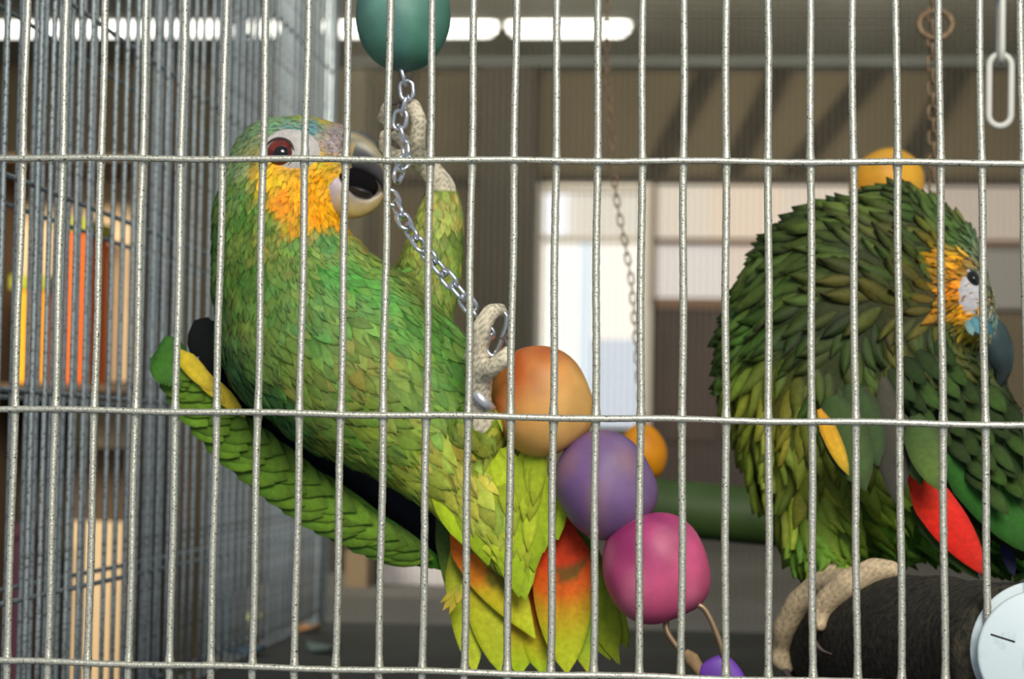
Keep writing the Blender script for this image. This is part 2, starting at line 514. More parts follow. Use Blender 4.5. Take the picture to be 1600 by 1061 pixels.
# scraps on the tray
def scrap(label, px, py, color, r, cat='scrap'):
    z = ZBOT - .008
    lo, hi = 0.05, 1.24
    for _ in range(40):
        mid = (lo + hi) / 2
        if P(px, py, mid)[2] > z: lo = mid
        else: hi = mid
    p = P(px, py, lo)
    mb = MB()
    V = []; n = 9
    for i in range(n):
        th = 2 * math.pi * i / n
        V.append((p[0] + r * math.cos(th) * (1 + .3 * random.random()), p[1] + r * .8 * math.sin(th), z + .001 + r * .25 * (1 + math.sin(th * 2 + px))))
    V2 = [(a, b_, c + .002) for a, b_, c in V]
    F = [tuple(range(n))[::-1], tuple(range(n, 2 * n))] + [(i, (i + 1) % n, n + (i + 1) % n, n + i) for i in range(n)]
    mb.add(V + V2, F)
    tag(mb.build('food_scrap', plain('scrap_colour', color, .7), None, False), label, cat, 'scraps on the cage tray')


scrap('pale yellow-green peel scrap on the dark tray', 405, 972, (150, 150, 90), .014)
scrap('brown fruit scrap on the dark tray', 480, 988, (150, 110, 70), .013)
scrap('blue-grey scrap at the tray corner by the side wires', 385, 1024, (70, 90, 105), .015)
scrap('grey-green scrap right of the brown fruit scrap', 505, 1020, (80, 95, 90), .014)


# ------------------------------------------------------------------ chains
def link_mesh(L, Wd, r, mt, name='link'):
    """stadium link, long axis Z, lying in XZ, centred"""
    pts = []
    h = L / 2 - Wd / 2
    for th in np.linspace(0, math.pi, 9): pts.append((Wd / 2 * math.cos(th), 0, h + Wd / 2 * math.sin(th)))
    for th in np.linspace(math.pi, 2 * math.pi, 9): pts.append((Wd / 2 * math.cos(th), 0, -h + Wd / 2 * math.sin(th)))
    me = MB().tube(pts, r, 8, closed=True).mesh(name)
    me.materials.append(mt)
    return me


def chain(parent, pts, me, L, r, tw0=0.0, twstep=math.pi / 2):
    """links along a polyline of world points"""
    pts = np.asarray(pts, float)
    seg = np.linalg.norm(np.diff(pts, axis=0), axis=1); cum = np.r_[0, np.cumsum(seg)]
    step = L - 2 * r * 1.02
    n = max(1, int(cum[-1] / step))
    for i in range(n):
        s = (i + .5) * step
        p = np.array([np.interp(s, cum, pts[:, k]) for k in range(3)])
        a = np.array([np.interp(max(0, s - L / 2), cum, pts[:, k]) for k in range(3)])
        c = np.array([np.interp(min(cum[-1], s + L / 2), cum, pts[:, k]) for k in range(3)])
        d = Vector(c - a).normalized()
        q = d.to_track_quat('Z', 'Y') @ Matrix.Rotation(tw0 + i * twstep, 3, 'Z').to_quaternion()
        o = bpy.data.objects.new('link', me); COL.objects.link(o)
        o.location = Vector(p); o.rotation_mode = 'QUATERNION'; o.rotation_quaternion = q
        put(o, parent)


def bead(parent, ctr, r, axis_ang, cols, label, name='bead', expo=2.3, mt=None):
    """barrel bead: colour pigment blends from cols[0] to cols[1] over its height plus a third in blotches; axis_ang is the tilt in XZ"""
    ca, sa = math.cos(axis_ang), math.sin(axis_ang)
    rot = np.array([[ca, 0, sa], [0, 1, 0], [-sa, 0, ca]])
    mb = MB().ball((0, 0, 0), r, nu=40, nv=26, expo=expo, rot=rot)
    V = mb.v[0]
    nrm = V / np.linalg.norm(V, axis=1)[:, None]
    V *= 1 + 0.025 * np.sin(nrm @ np.array([3.1, 2.2, 4.0]) + r[0] * 999)[:, None]
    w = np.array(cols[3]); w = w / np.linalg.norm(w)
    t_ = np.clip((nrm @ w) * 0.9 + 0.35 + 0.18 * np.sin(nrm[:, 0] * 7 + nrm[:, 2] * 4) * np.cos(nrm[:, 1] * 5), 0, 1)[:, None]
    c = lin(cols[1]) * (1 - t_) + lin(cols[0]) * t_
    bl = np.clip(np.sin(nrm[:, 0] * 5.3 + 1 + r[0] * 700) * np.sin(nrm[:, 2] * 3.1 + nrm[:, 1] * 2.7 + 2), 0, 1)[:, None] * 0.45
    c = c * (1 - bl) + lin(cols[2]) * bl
    mb.v[0] = V + np.asarray(ctr); mb.c = [c]
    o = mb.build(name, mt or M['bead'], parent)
    if label: o['label'] = label
    return o


YT = 0.115
toy = thing('hanging_toy', 'chain toy of chunky coloured wooden beads gripped by the left parrot', 'bird toy', (*P(630, -40, YT)[:2], ZTOP))
k = K(YT)
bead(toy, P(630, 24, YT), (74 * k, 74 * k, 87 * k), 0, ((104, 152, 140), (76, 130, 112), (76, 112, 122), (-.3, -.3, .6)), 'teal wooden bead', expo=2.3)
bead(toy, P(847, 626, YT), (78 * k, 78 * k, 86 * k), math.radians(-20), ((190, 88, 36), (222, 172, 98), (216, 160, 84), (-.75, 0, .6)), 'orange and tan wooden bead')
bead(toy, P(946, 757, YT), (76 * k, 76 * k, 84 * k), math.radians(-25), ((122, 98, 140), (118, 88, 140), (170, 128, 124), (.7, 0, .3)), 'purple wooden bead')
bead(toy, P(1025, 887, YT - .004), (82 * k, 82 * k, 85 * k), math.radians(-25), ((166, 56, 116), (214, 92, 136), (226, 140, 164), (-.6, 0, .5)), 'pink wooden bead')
lk = link_mesh(0.0102, 0.0066, 0.00115, M['chrome'])
chain(toy, [P(630, -60, YT), (P(630, -60, YT)[0], YT, ZTOP)], lk, .0102, .00115)
chain(toy, smooth_path([P(628, 106, YT), P(636, 150, YT), P(624, 195, YT), P(634, 240, YT), P(614, 290, YT - .012)]), lk, .0102, .00115)
chain(toy, smooth_path([P(608, 300, YT - .012), P(640, 360, YT - .022), P(680, 412, YT - .028), P(728, 470, YT - .03), P(756, 512, YT - .026), P(772, 534, YT - .028)]), lk, .0102, .00115, .4)
# snap hook held by the lower foot
hk = [P(752, 505, .086), P(766, 496, .085), P(782, 486, .084), P(792, 498, .084), P(784, 530, .085), P(772, 556, .086), P(760, 545, .086), P(768, 520, .086)]
MB().tube(smooth_path(hk), 4.2 * k, 8).build('snap_hook', M['chrome'], toy, label='steel snap hook')
MB().tube(smooth_path([P(776, 548, .09), P(790, 560, .1), P(815, 585, .112), P(847, 626, YT), P(946, 757, YT), P(1025, 887, YT), P(1062, 940, YT)]), 2.2 * k, 6).build('cord_wire', M['brass'], toy)
# wire loops below the pink bead
MB().tube(smooth_path([P(1080, 950, .108), P(1090, 945, .106), P(1104, 956, .106), P(1120, 990, .106), P(1133, 1030, .106), P(1142, 1075, .106)]), 5 * k, 8).build('wire_loop', M['brass'], toy)
MB().tube(smooth_path([P(1041, 955, .112), P(1042, 985, .11), P(1058, 1010, .11), P(1074, 1024, .11)]), 5 * k, 8).build('wire_loop', M['brass'], toy)
MB().tube(smooth_path([P(1070, 1018, .11), P(1082, 1032, .11), P(1096, 1052, .11), P(1106, 1068, .11)]), np.interp(np.linspace(0, 1, 25), [0, .3, 1], [6, 12, 5]) * k, 10).build('rope_stub', plain('jute', (150, 124, 92), .9, nscale=200), toy)
mb = MB(); a = P(1140, 1085, .108)
mb.ball(a, (34 * k, 12 * k, 62 * k), nu=20, nv=14, expo=3, rot=[[math.cos(.5), 0, -math.sin(.5)], [0, 1, 0], [math.sin(.5), 0, math.cos(.5)]])
mb.build('purple_block', plain('purple_paint', (112, 64, 176), .5, nscale=80, namt=.3), toy, label='bright purple wooden piece below the beads')

# other hanging toys further back
YB = 0.62; kb = K(YB)
lk2 = link_mesh(0.009, 0.004, 0.00062, M['rust'])
t = thing('hanging_toy', 'thin dark chain with a yellow-orange bead behind the purple bead', 'bird toy', (*P(955, 0, YB)[:2], ZTOP))
top = P(952, 0, YB)
chain(t, smooth_path([(top[0], YB, ZTOP), P(948, 60, YB), P(955, 180, YB), P(962, 300, YB), P(985, 430, YB), P(996, 560, YB), P(1004, 662, YB)]), lk2, .009, .0008)
bead(t, P(1006, 706, YB), (35 * kb, 35 * kb, 44 * kb), math.radians(-20), ((236, 150, 10), (232, 152, 20), (224, 130, 10), (1, 0, 0)), None, expo=2.1)
YB2 = 0.66; kb2 = K(YB2)
t = thing('hanging_toy', 'yellow-orange bead hanging above the right parrot', 'bird toy', (*P(1404, 0, YB2)[:2], ZTOP))
top = P(1400, 0, YB2)
MB().tube([(top[0], YB2, ZTOP), P(1403, 240, YB2)], .0012, 6).build('cord', M['rust'], t)
bead(t, P(1385, 292, YB2), (57 * kb2, 57 * kb2, 60 * kb2), .5, ((236, 176, 50), (230, 160, 40), (238, 170, 110), (.5, 0, .8)), None, expo=2.1)
YB3 = 0.5
t = thing('hanging_chain', 'thin rusty chain hanging behind the right parrot', 'chain', (*P(1456, 0, YB3)[:2], ZTOP))
chain(t, [(P(1456, 0, YB3)[0], YB3, ZTOP), P(1456, 60, YB3), P(1459, 330, YB3)], link_mesh(.0105, .0058, .001, M['rust']), .0105, .001)
rp = [P(1462 + 26 * math.cos(a), 38 + 22 * math.sin(a), YB3) for a in np.linspace(0, 2 * math.pi, 22)[:-1]]
MB().tube(rp, .0022, 8, closed=True).build('ring', M['rust'], t)
YB4 = 0.45; k4 = K(YB4)
t = thing('plastic_chain', 'white chain of large oval links at the upper right', 'chain', (*P(1565, 0, YB4)[:2], ZTOP))
big = link_mesh(112 * k4, 34 * k4, 5.2 * k4, M['plastic'])
chain(t, [P(1562, 192, YB4), P(1564, 0, YB4), (P(1564, 0, YB4)[0], YB4, ZTOP)], big, 112 * k4, 5.2 * k4, math.pi / 2)

# far green perch
YG = 0.8; kg = K(YG)
t = thing('green_perch', 'dark green round perch behind the purple and pink beads', 'perch', P(1100, 805, YG))
a = P(1003, 790, YG); c = P(1240, 812, YG); d = (c - a) / np.linalg.norm(c - a); e = a + d * ((XR - a[0]) / d[0])
MB().tube([a, a + d * .004, a + d * .01, e], [34 * kg, 42 * kg, 44 * kg, 44 * kg], 20).build('rod', plain('green_paint', (58, 82, 34), .6, nscale=20, namt=.3), t)
MB().tube([e, e + np.array([.006, 0, 0])], 60 * kg, 20).build('washer', M['washer'], t)

# ------------------------------------------------------------------ perch with washer
t = thing('perch', 'black gritty perch bolted to the front wires under the right parrot', 'perch', P(1500, 1000, .15))
A0 = P(1606, 1024, 0.012); A1 = P(1338, 1014, 0.25)
ks = np.linspace(0, 1, 26)
pp = A0 + (A1 - A0) * ks[:, None]
rr = (108 + 12 * ks) * np.array([K(y) for y in pp[:, 1]])
rr = rr * (1 + .02 * np.sin(ks * 17) + .015 * np.sin(ks * 31))
dd = (A1 - A0) / np.linalg.norm(A1 - A0)
endp = np.array([A1 + dd * q for q in (.006, .010, .012)]); endr = rr[-1] * np.array([.93, .75, .4])
sleeve = MB().tube(np.vstack([pp, endp]), np.r_[rr, endr], 40, jit=.006)
from mathutils.bvhtree import BVHTree
sleeve_bvh = BVHTree.FromPolygons([tuple(v) for v in np.concatenate(sleeve.v)], sleeve.f)
sleeve.build('grit_sleeve', M['grit'], t)


def on_perch(px, py, r, lift=.7):
    """toe joint of radius r (pixels) lying on the perch"""
    q = Vector(P(px, py, .24)); h = sleeve_bvh.find_nearest(q)
    d_ = (q - Vector(CAM)).normalized()
    c_ = sleeve_bvh.ray_cast(Vector(CAM), d_)
    if c_[0] is not None: h = c_
    rm = 1.18 * r * K(h[0].y)
    n_ = h[1] if (q - h[0]).length < 1e-6 or c_[0] is not None else (q - h[0]).normalized()
    return (np.array(h[0] + n_ * rm * lift), rm)
wc = P(1626, 1021, -0.006); kw = K(-.006)
MB().tube([wc + np.array([0, q, 0]) for q in (-.0035, -.003, -.0005, 0)], [92 * kw, 96 * kw, 96 * kw, 93 * kw], 64).build('washer', M['washer'], t)
MB().tube([wc + np.array([.002, q, .0]) for q in (.0102, .0106, .0126, .013)], [104 * kw, 108 * kw, 108 * kw, 106 * kw], 64).build('backing_washer', M['washer'], t)
MB().tube([wc + np.array([0, q, 0]) for q in (-.010, -.0095, -.0035)], [20 * kw, 22 * kw, 22 * kw], 6).build('nut', M['chrome'], t, False)
MB().tube([P(1548, 991, -.0098), P(1586, 1003, -.0098)], .00032, 6).build('scratch', plain('scratch_black', (20, 20, 20), .8), t)

# ------------------------------------------------------------------ birds: tools
def mute(c, a):
    c = np.asarray(c, float); l = c @ np.array([.3, .6, .1])
    return np.where((c[..., 1] > c[..., 0] * .95)[..., None], c * (1 - a) + l[..., None] * np.array([1.12, 1.0, .8]) * a, c)


def landmark_color(XZ, marks, power=3.0):
    """inverse-distance blend of pigment marks (x, z, rgb-linear) in the bird's own XZ plane"""
    pts = np.array([mk[0] for mk in marks]); cols = np.array([mk[1] for mk in marks])
    out = np.zeros((len(XZ), cols.shape[1]))
    for i in range(0, len(XZ), 4000):
        d = np.linalg.norm(XZ[i:i + 4000, None, :] - pts[None], axis=2) + 1e-4
        w = 1 / d ** power
        out[i:i + 4000] = (w @ cols) / w.sum(1)[:, None]
    return out


def remesh_body(name, chains, voxel=0.0016, iters=6):
    """one continuous skin over chains of spheres; returns (mesh, tag of the nearest chain per vertex)"""
    mb = MB(); sph = []; tags = []
    for tagn, ch, ysq in chains:
        ch = [(np.asarray(c, float), float(r)) for c, r in ch]
        if len(ch) == 1: seq = ch
        else:
            seq = []
            for (a, ra), (b_, rb) in zip(ch[:-1], ch[1:]):
                n = max(1, int(np.linalg.norm(b_ - a) / (0.3 * min(ra, rb))))
                n = min(n, 14)
                for q in range(n):
                    u = q / n; seq.append((a + (b_ - a) * u, ra + (rb - ra) * u))
            seq.append(ch[-1])
        for c, r in seq:
            mb.ball(c, (r, r * ysq, r), nu=14, nv=9)
            sph.append((*c, r, ysq)); tags.append(tagn)
    me = mb.mesh(name + '_raw')
    o = bpy.data.objects.new(name, me); COL.objects.link(o)
    md = o.modifiers.new('r', 'REMESH'); md.mode = 'VOXEL'; md.voxel_size = voxel
    sm = o.modifiers.new('s', 'SMOOTH'); sm.factor = 0.5; sm.iterations = iters
    dg = bpy.context.evaluated_depsgraph_get()
    ev = o.evaluated_get(dg)
    out = bpy.data.meshes.new_from_object(ev, depsgraph=dg)
    out.name = name
    bpy.data.objects.remove(o); bpy.data.meshes.remove(me)
    n = len(out.vertices)
    V = np.zeros(n * 3, np.float32); out.vertices.foreach_get('co', V); V = V.reshape(-1, 3).astype(float)
    N = np.zeros(n * 3, np.float32); out.vertices.foreach_get('normal', N); N = N.reshape(-1, 3).astype(float)
    S = np.array(sph); T = np.array(tags)
    best = np.full(n, 1e9); bt = np.empty(n, dtype=object)
    for i in range(len(S)):
        q = V - S[i, :3]; q = q * np.array([1, 1 / S[i, 4], 1])
        d = np.linalg.norm(q, axis=1) - S[i, 3]
        w = d < best
        best[w] = d[w]; bt[w] = T[i]
    out.polygons.foreach_set('use_smooth', [True] * len(out.polygons))
    return out, V, N, bt


def set_col(me, C):
    ca = me.color_attributes.new('Col', 'FLOAT_COLOR', 'POINT')
    A = np.ones((len(C), 4), np.float32); A[:, :3] = C
    ca.data.foreach_set('color', A.ravel())


def poisson(V, idx, rad):
    """greedy dart throwing over candidate vertices, rad per vertex"""
    cell = float(rad[idx].max()) + 1e-6
    grid = {}
    out = []
    for i in idx[rng.permutation(len(idx))]:
        p = V[i]; g = tuple(np.floor(p / cell).astype(int)); ok = True
        for dx in (-1, 0, 1):
            for dy in (-1, 0, 1):
                for dz in (-1, 0, 1):
                    for j in grid.get((g[0] + dx, g[1] + dy, g[2] + dz), ()):
                        q = V[j] - p
                        if q @ q < rad[i] ** 2: ok = False; break
                    if not ok: break
                if not ok: break
            if not ok: break
        if ok:
            out.append(i); grid.setdefault(g, []).append(i)
    return out


def feather(base, d, n, L, Wd, color, tip=None, edge=0.7, root=0.85, nl=5, nw=4, lift=0.0012, drop=0.0, camber=0.25, sweep=0.0, point=0.0, fun=None, wob=0.0):
    """a vane: (verts, faces, colours). d along the shaft, n away from the bird."""
    d = np.asarray(d, float); d = d / np.linalg.norm(d)
    n = np.asarray(n, float); n = n - d * (n @ d); n /= np.linalg.norm(n) + 1e-12
    s = np.cross(d, n)
    V = []; C = []
    color = np.asarray(color, float); tip = color if tip is None else np.asarray(tip, float)
    for i in range(nl + 1):
        t_ = i / nl
        w = min(1.0, (0.25 + t_ / 0.3 * 0.75)) if t_ < .3 else 1.0
        if t_ > .5:
            q = (t_ - .5) / .5
            w *= (max(0.0, 1 - q ** (2.6 - 1.4 * point))) ** (0.55 + .45 * point)
        w = max(w, 0.04)
        for j in range(nw + 1):
            v = -1 + 2 * j / nw
            x = s * (v * w * Wd / 2 + sweep * L * t_ * t_)
            jitter = wob * (random.random() - .5) * L if (t_ > .6) else 0
            p = base + d * (L * t_ - (abs(v) ** 2) * w * Wd * 0.18 * (1 if t_ < 1 else 0) + jitter) + x + n * (lift * (0.15 + t_) - drop * t_ * t_ - camber * Wd * .5 * v * v * w)
            V.append(p)
            c = color * (1 - t_) + tip * t_
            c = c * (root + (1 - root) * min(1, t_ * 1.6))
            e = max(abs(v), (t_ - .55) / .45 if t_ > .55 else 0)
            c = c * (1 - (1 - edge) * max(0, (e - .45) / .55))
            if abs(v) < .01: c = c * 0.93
            if fun is not None: c = fun(t_, v, c)
            C.append(c)
    F = []
    for i in range(nl):
        for j in range(nw):
            a = i * (nw + 1) + j
            F.append((a, a + 1, a + nw + 2, a + nw + 1))
    return np.array(V), F, np.array(C)


def flow_dir(p2, flows):
    pts = flows[:, :2]; dv = flows[:, 2:]
    dd = np.linalg.norm(pts - p2, axis=1) + 1e-4
    w = 1 / dd ** 3
    v = (w[:, None] * dv).sum(0)
    return v / (np.linalg.norm(v) + 1e-9)


class Bird:
    def __init__(s, Y0):
        s.Y0 = Y0; s.k = K(Y0)

    def sp(s, px, py, r, dy=0.0):
        return (P(px, py, s.Y0 + dy), r * K(s.Y0 + dy))

    def marks(s, lst):
        out = []
        for (px, py, c) in lst:
            p = P(px, py, s.Y0); out.append(((p[0], p[2]), lin(c)))
        return out

    def sizes(s, lst):
        out = []
        for (px, py, L, e) in lst:
            p = P(px, py, s.Y0); out.append(((p[0], p[2]), np.array([L * s.k, e])))
        return out

    def flows(s, lst):
        out = []
        for (px, py, dx, dy) in lst:
            p = P(px, py, s.Y0); q = P(px + dx * 10, py + dy * 10, s.Y0); v = (q - p)[[0, 2]]; v /= np.linalg.norm(v)
            out.append((p[0], p[2], v[0], v[1]))
        return np.array(out)


def plumage(root, body, V, N, T, marks, sizes, flows, feathered, spacing=0.42, edge_j=0.15, jitter=0.16, as_parts=0, aspect=0.62, liftk=0.10, min_L=0.0, camber=.3, muted=.18, gain=1.0, tint=.06, point0=.15, fleck=0.0, dirj=.16):
    from mathutils.bvhtree import BVHTree
    bvh = BVHTree.FromPolygons([tuple(v) for v in V], [tuple(p.vertices) for p in body.data.polygons])
    idx = np.array([i for i in range(len(V)) if T[i] in feathered])
    XZ = V[:, [0, 2]]
    sz = landmark_color(XZ, sizes, 3.0)
    col = mute(landmark_color(XZ, marks, 3.4), muted) * np.asarray(gain)
    pick = poisson(V, idx, sz[:, 0] * spacing)
    items = []
    for i in pick:
        n = N[i]; f = flow_dir(XZ[i], flows)
        a = random.gauss(0, dirj)
        f = np.array([f[0] * math.cos(a) - f[1] * math.sin(a), f[0] * math.sin(a) + f[1] * math.cos(a)])
        d = np.array([f[0], 0, f[1]]); d = d - n * (d @ n)
        ln = np.linalg.norm(d)
        if ln < .15: continue
        d /= ln
        L = sz[i, 0] * random.uniform(.85, 1.2)
        c = col[i] * np.exp(rng.normal(0, jitter)) * np.exp(rng.normal(0, 1, 3) * np.array([1.6, .6, 1.0]) * tint)
        e = min(1.0, max(.1, sz[i, 1] + random.gauss(0, edge_j)))
        facing = -n[1]
        items.append((facing * L if L > min_L else -1, V[i] - n * .0006, d, n, L, c, e))
    items.sort(key=lambda q: -q[0])
    mb = MB(); np_ = 0
    for q, (fc, b_, d, n, L, c, e) in enumerate(items):
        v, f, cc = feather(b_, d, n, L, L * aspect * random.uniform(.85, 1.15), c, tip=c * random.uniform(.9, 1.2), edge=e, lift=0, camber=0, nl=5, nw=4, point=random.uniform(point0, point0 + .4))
        if random.random() < fleck:      # dark shaft streak
            for h in range(len(cc)):
                if h % 5 == 2 and h // 5 >= 3: cc[h] = cc[h] * .35
        lf = L * liftk * random.uniform(.5, 1.4)
        for h in range(len(v)):
            t_ = (h // 5) / 5; w_ = (h % 5) / 2 - 1
            r_ = bvh.find_nearest(Vector(v[h]))
            if r_[0] is None: continue
            v[h] = np.array(r_[0]) + np.array(r_[1]) * (.0002 + lf * t_ ** 1.3 - camber * lf * abs(w_) * t_)
        if q < as_parts and fc > 0:
            MB().add(v, f, cc).build('feather', M['plume'], root)
        else:
            mb.add(v, f, cc)
    mb.build('plumage', M['plume'], root, kind='stuff')


# ------------------------------------------------------------------ parrot hanging on the toy
B = Bird(0.135)
p1 = thing('parrot', 'green parrot with yellow cheek biting and hanging from the toy chain', 'parrot', P(560, 560, .135))
sp = B.sp
chains = [
    ('head', [sp(436, 262, 82), sp(470, 252, 74), sp(506, 246, 58)], .85),
    ('head', [sp(524, 232, 40), sp(505, 300, 50)], .8),
    ('neck', [sp(436, 262, 80), sp(426, 345, 100), sp(450, 440, 126), sp(492, 520, 156), sp(548, 560, 160), sp(632, 632, 124), sp(728, 730, 88), sp(775, 800, 70), sp(800, 860, 42)], .82),
    ('neck', [sp(430, 520, 100), sp(440, 560, 92)], .7),
    ('neck', [sp(600, 520, 92), sp(665, 570, 78), sp(730, 660, 62)], .8),
    ('thigh', [sp(650, 490, 60, .015), sp(672, 420, 52, .02), sp(686, 350, 40, .02), sp(690, 315, 30, .02)], .9),
    ('thigh', [sp(735, 690, 60, -.01), sp(752, 662, 34, -.03)], .9),
    ('leg', [sp(692, 292, 21, .018), sp(668, 262, 20, .012), sp(648, 244, 18, .004)], .9),
    ('leg', [sp(648, 244, 18, .0), sp(652, 215, 14, -.012), sp(655, 188, 13, -.016), sp(646, 166, 13, -.016), sp(634, 160, 8, -.012)], 1),
    ('leg', [sp(648, 244, 16, .0), sp(620, 246, 12, .0), sp(602, 234, 11, -.006), sp(599, 212, 9, -.012), sp(608, 204, 6, -.016)], 1),
    ('leg', [sp(646, 236, 14, .006), sp(612, 205, 11, .010), sp(600, 184, 12, .004), sp(604, 166, 9, -.004), sp(614, 162, 6, -.008)], 1),
    ('leg', [sp(752, 662, 22, -.034), sp(750, 620, 19, -.040), sp(752, 584, 20, -.046)], .9),
    ('leg', [sp(752, 584, 18, -.046), sp(745, 548, 16, -.052), sp(752, 512, 16, -.058), sp(766, 488, 14, -.058), sp(782, 482, 10, -.052), sp(791, 494, 7, -.046)], 1),
    ('leg', [sp(752, 584, 17, -.046), sp(770, 574, 15, -.056), sp(788, 560, 14, -.06), sp(794, 546, 9, -.058)], 1),
    ('leg', [sp(748, 588, 15, -.044), sp(735, 560, 11, -.038), sp(738, 530, 10, -.036)], 1),
]
me, V, N, T = remesh_body('body', chains)
marks1 = B.marks([
    (360, 240, (96, 132, 78)), (400, 205, (104, 150, 110)), (440, 190, (120, 176, 140)), (478, 184, (150, 180, 90)), (515, 190, (190, 186, 60)), (500, 206, (84, 164, 184)), (470, 205, (110, 168, 168)),
    (535, 212, (150, 146, 156)), (530, 235, (160, 156, 164)), (380, 260, (110, 160, 110)), (350, 300, (64, 128, 44)), (390, 300, (84, 146, 66)), (400, 345, (66, 134, 40)), (340, 370, (56, 116, 40)),
    (440, 285, (250, 200, 30)), (480, 300, (250, 184, 14)), (510, 285, (252, 190, 20)), (520, 262, (240, 206, 60)), (500, 340, (250, 170, 14)), (460, 320, (246, 158, 20)), (480, 352, (206, 160, 30)), (520, 330, (248, 186, 20)),
    (440, 355, (90, 146, 40)), (420, 330, (90, 148, 44)), (520, 380, (84, 160, 84)), (480, 390, (86, 150, 50)), (400, 430, (66, 128, 36)), (340, 460, (56, 110, 34)), (450, 460, (88, 150, 60)), (540, 430, (70, 168, 66)),
    (600, 470, (78, 176, 72)), (520, 500, (96, 160, 70)), (660, 510, (84, 166, 60)), (700, 560, (86, 158, 54)), (420, 530, (92, 142, 52)), (350, 560, (40, 104, 56)), (380, 610, (44, 110, 50)), (480, 580, (104, 146, 48)),
    (580, 580, (124, 156, 56)), (640, 600, (104, 156, 54)), (700, 640, (116, 166, 50)), (540, 650, (100, 144, 36)), (440, 640, (40, 108, 44)), (600, 690, (116, 164, 40)), (680, 720, (176, 200, 44)), (740, 700, (172, 200, 48)),
    (780, 740, (182, 210, 44)), (700, 770, (184, 208, 40)), (820, 760, (150, 196, 48)), (790, 850, (184, 212, 40)), (690, 400, (136, 170, 56)), (650, 440, (120, 156, 60)), (690, 330, (160, 186, 84)), (715, 370, (90, 140, 40))])
feath = ('head', 'neck', 'thigh')
skin_c = lin((236, 226, 200))
C = landmark_color(V[:, [0, 2]], marks1, 3.4) * .6
lg = np.array([q == 'leg' for q in T])
band = (0.5 + 0.5 * np.sin(V[:, 2] * 2100 + 9 * np.sin(V[:, 0] * 400))) ** 4
C[lg] = skin_c * (1 - .6 * band[lg][:, None])
set_col(me, C)
me.materials.append(M['skin'])
bo = bpy.data.objects.new('body', me); COL.objects.link(bo); put(bo, p1)
sizes1 = B.sizes([(440, 190, 13, .75), (500, 200, 12, .8), (530, 225, 8, .9), (360, 240, 20, .6), (470, 300, 15, .85), (500, 340, 17, .8), (400, 330, 22, .62), (340, 370, 26, .5), (480, 390, 22, .66), (430, 470, 30, .62),
                  (560, 450, 32, .72), (660, 520, 36, .7), (540, 560, 42, .66), (380, 580, 40, .6), (640, 640, 46, .75), (720, 720, 58, .8), (780, 800, 66, .84), (690, 400, 24, .75), (600, 690, 46, .7)])
flows1 = B.flows([(530, 215, -1, -.3), (470, 190, -1, .1), (400, 210, -.8, .6), (350, 280, -.3, 1), (480, 300, -.5, .9), (510, 340, -.2, 1), (400, 350, -.2, 1), (330, 420, 0, 1), (430, 460, .15, 1), (540, 420, .7, .7),
                  (620, 470, .9, .45), (500, 540, .6, .8), (690, 540, .75, .65), (380, 590, .6, .8), (560, 640, .85, .55), (660, 660, .75, .65), (740, 720, .5, .85), (700, 770, .5, .85), (800, 800, .3, 1),
                  (690, 330, 0, 1), (690, 420, -.1, 1)])
plumage(p1, bo, V, N, T, marks1, sizes1, flows1, feath, as_parts=260, min_L=.012, aspect=.46, spacing=.33, jitter=.12, tint=.09, edge_j=.14, dirj=.22, point0=.4, liftk=.075, fleck=.25, gain=(1.14, 1.0, .85))

def on_surface(body, px, py):
    from mathutils.bvhtree import BVHTree
    bvh = BVHTree.FromPolygons([tuple(v.co) for v in body.data.vertices], [tuple(p.vertices) for p in body.data.polygons])
    vd = Vector(P(px, py, .5)) - Vector(CAM)
    r_ = bvh.ray_cast(Vector(CAM), vd.normalized())
    return r_[0].y


def skin_patch(parent, body, px, py, rx, ry, Yn, label, color, tilt=0.0):
    from mathutils.bvhtree import BVHTree
    bvh = BVHTree.FromPolygons([tuple(v.co) for v in body.data.vertices], [tuple(p.vertices) for p in body.data.polygons])
    mb = MB(); V = []; F = []
    nr, na = 8, 32
    for i in range(nr + 1):
        for j in range(na):
            q = i / nr; th = 2 * math.pi * j / na
            x, z = rx * q * math.cos(th), ry * q * math.sin(th)
            p = P(px + x * math.cos(tilt) - z * math.sin(tilt), py + x * math.sin(tilt) + z * math.cos(tilt), Yn)
            vd = Vector(p) - Vector(CAM)
            r_ = bvh.ray_cast(Vector(CAM), vd.normalized())
            if r_[0] is None: r_ = bvh.find_nearest(Vector(p))
            V.append(np.array(r_[0]) + np.array(r_[1]) * (.0016 * (1 - q ** 3) + .0002))
    for i in range(nr):
        for j in range(na):
            l = (j + 1) % na
            F.append((i * na + j, i * na + l, (i + 1) * na + l, (i + 1) * na + j))
    return mb.add(V, F).build('eye_skin', plain('bare_skin', color, .7, nscale=400, namt=.2), parent, label=label)


# eye
Ye = on_surface(bo, 437, 239) + .0005
kk = K(Ye)
skin_patch(p1, bo, 457, 233, 44, 31, .095, 'bare whitish skin round the eye', (196, 192, 190), .12)
a = P(437, 239, Ye)
eye = MB().ball(a, (21 * kk, .0042, 21 * kk), nu=24, nv=14).build('eye', M['eye_red'], p1, label='red-brown eye')
MB().ball(P(439, 240, Ye - .0022), (13.5 * kk, .0030, 13.5 * kk), nu=20, nv=12).build('pupil', M['eye_black'], eye)
rp = [P(437 + 22.5 * math.cos(q), 239 + 22 * math.sin(q), Ye + .0005) for q in np.linspace(0, 2 * math.pi, 28)[:-1]]
MB().tube(rp, 3.2 * kk, 6, closed=True).build('eyelid', plain('eyelid_dark', (52, 40, 40), .6), eye)


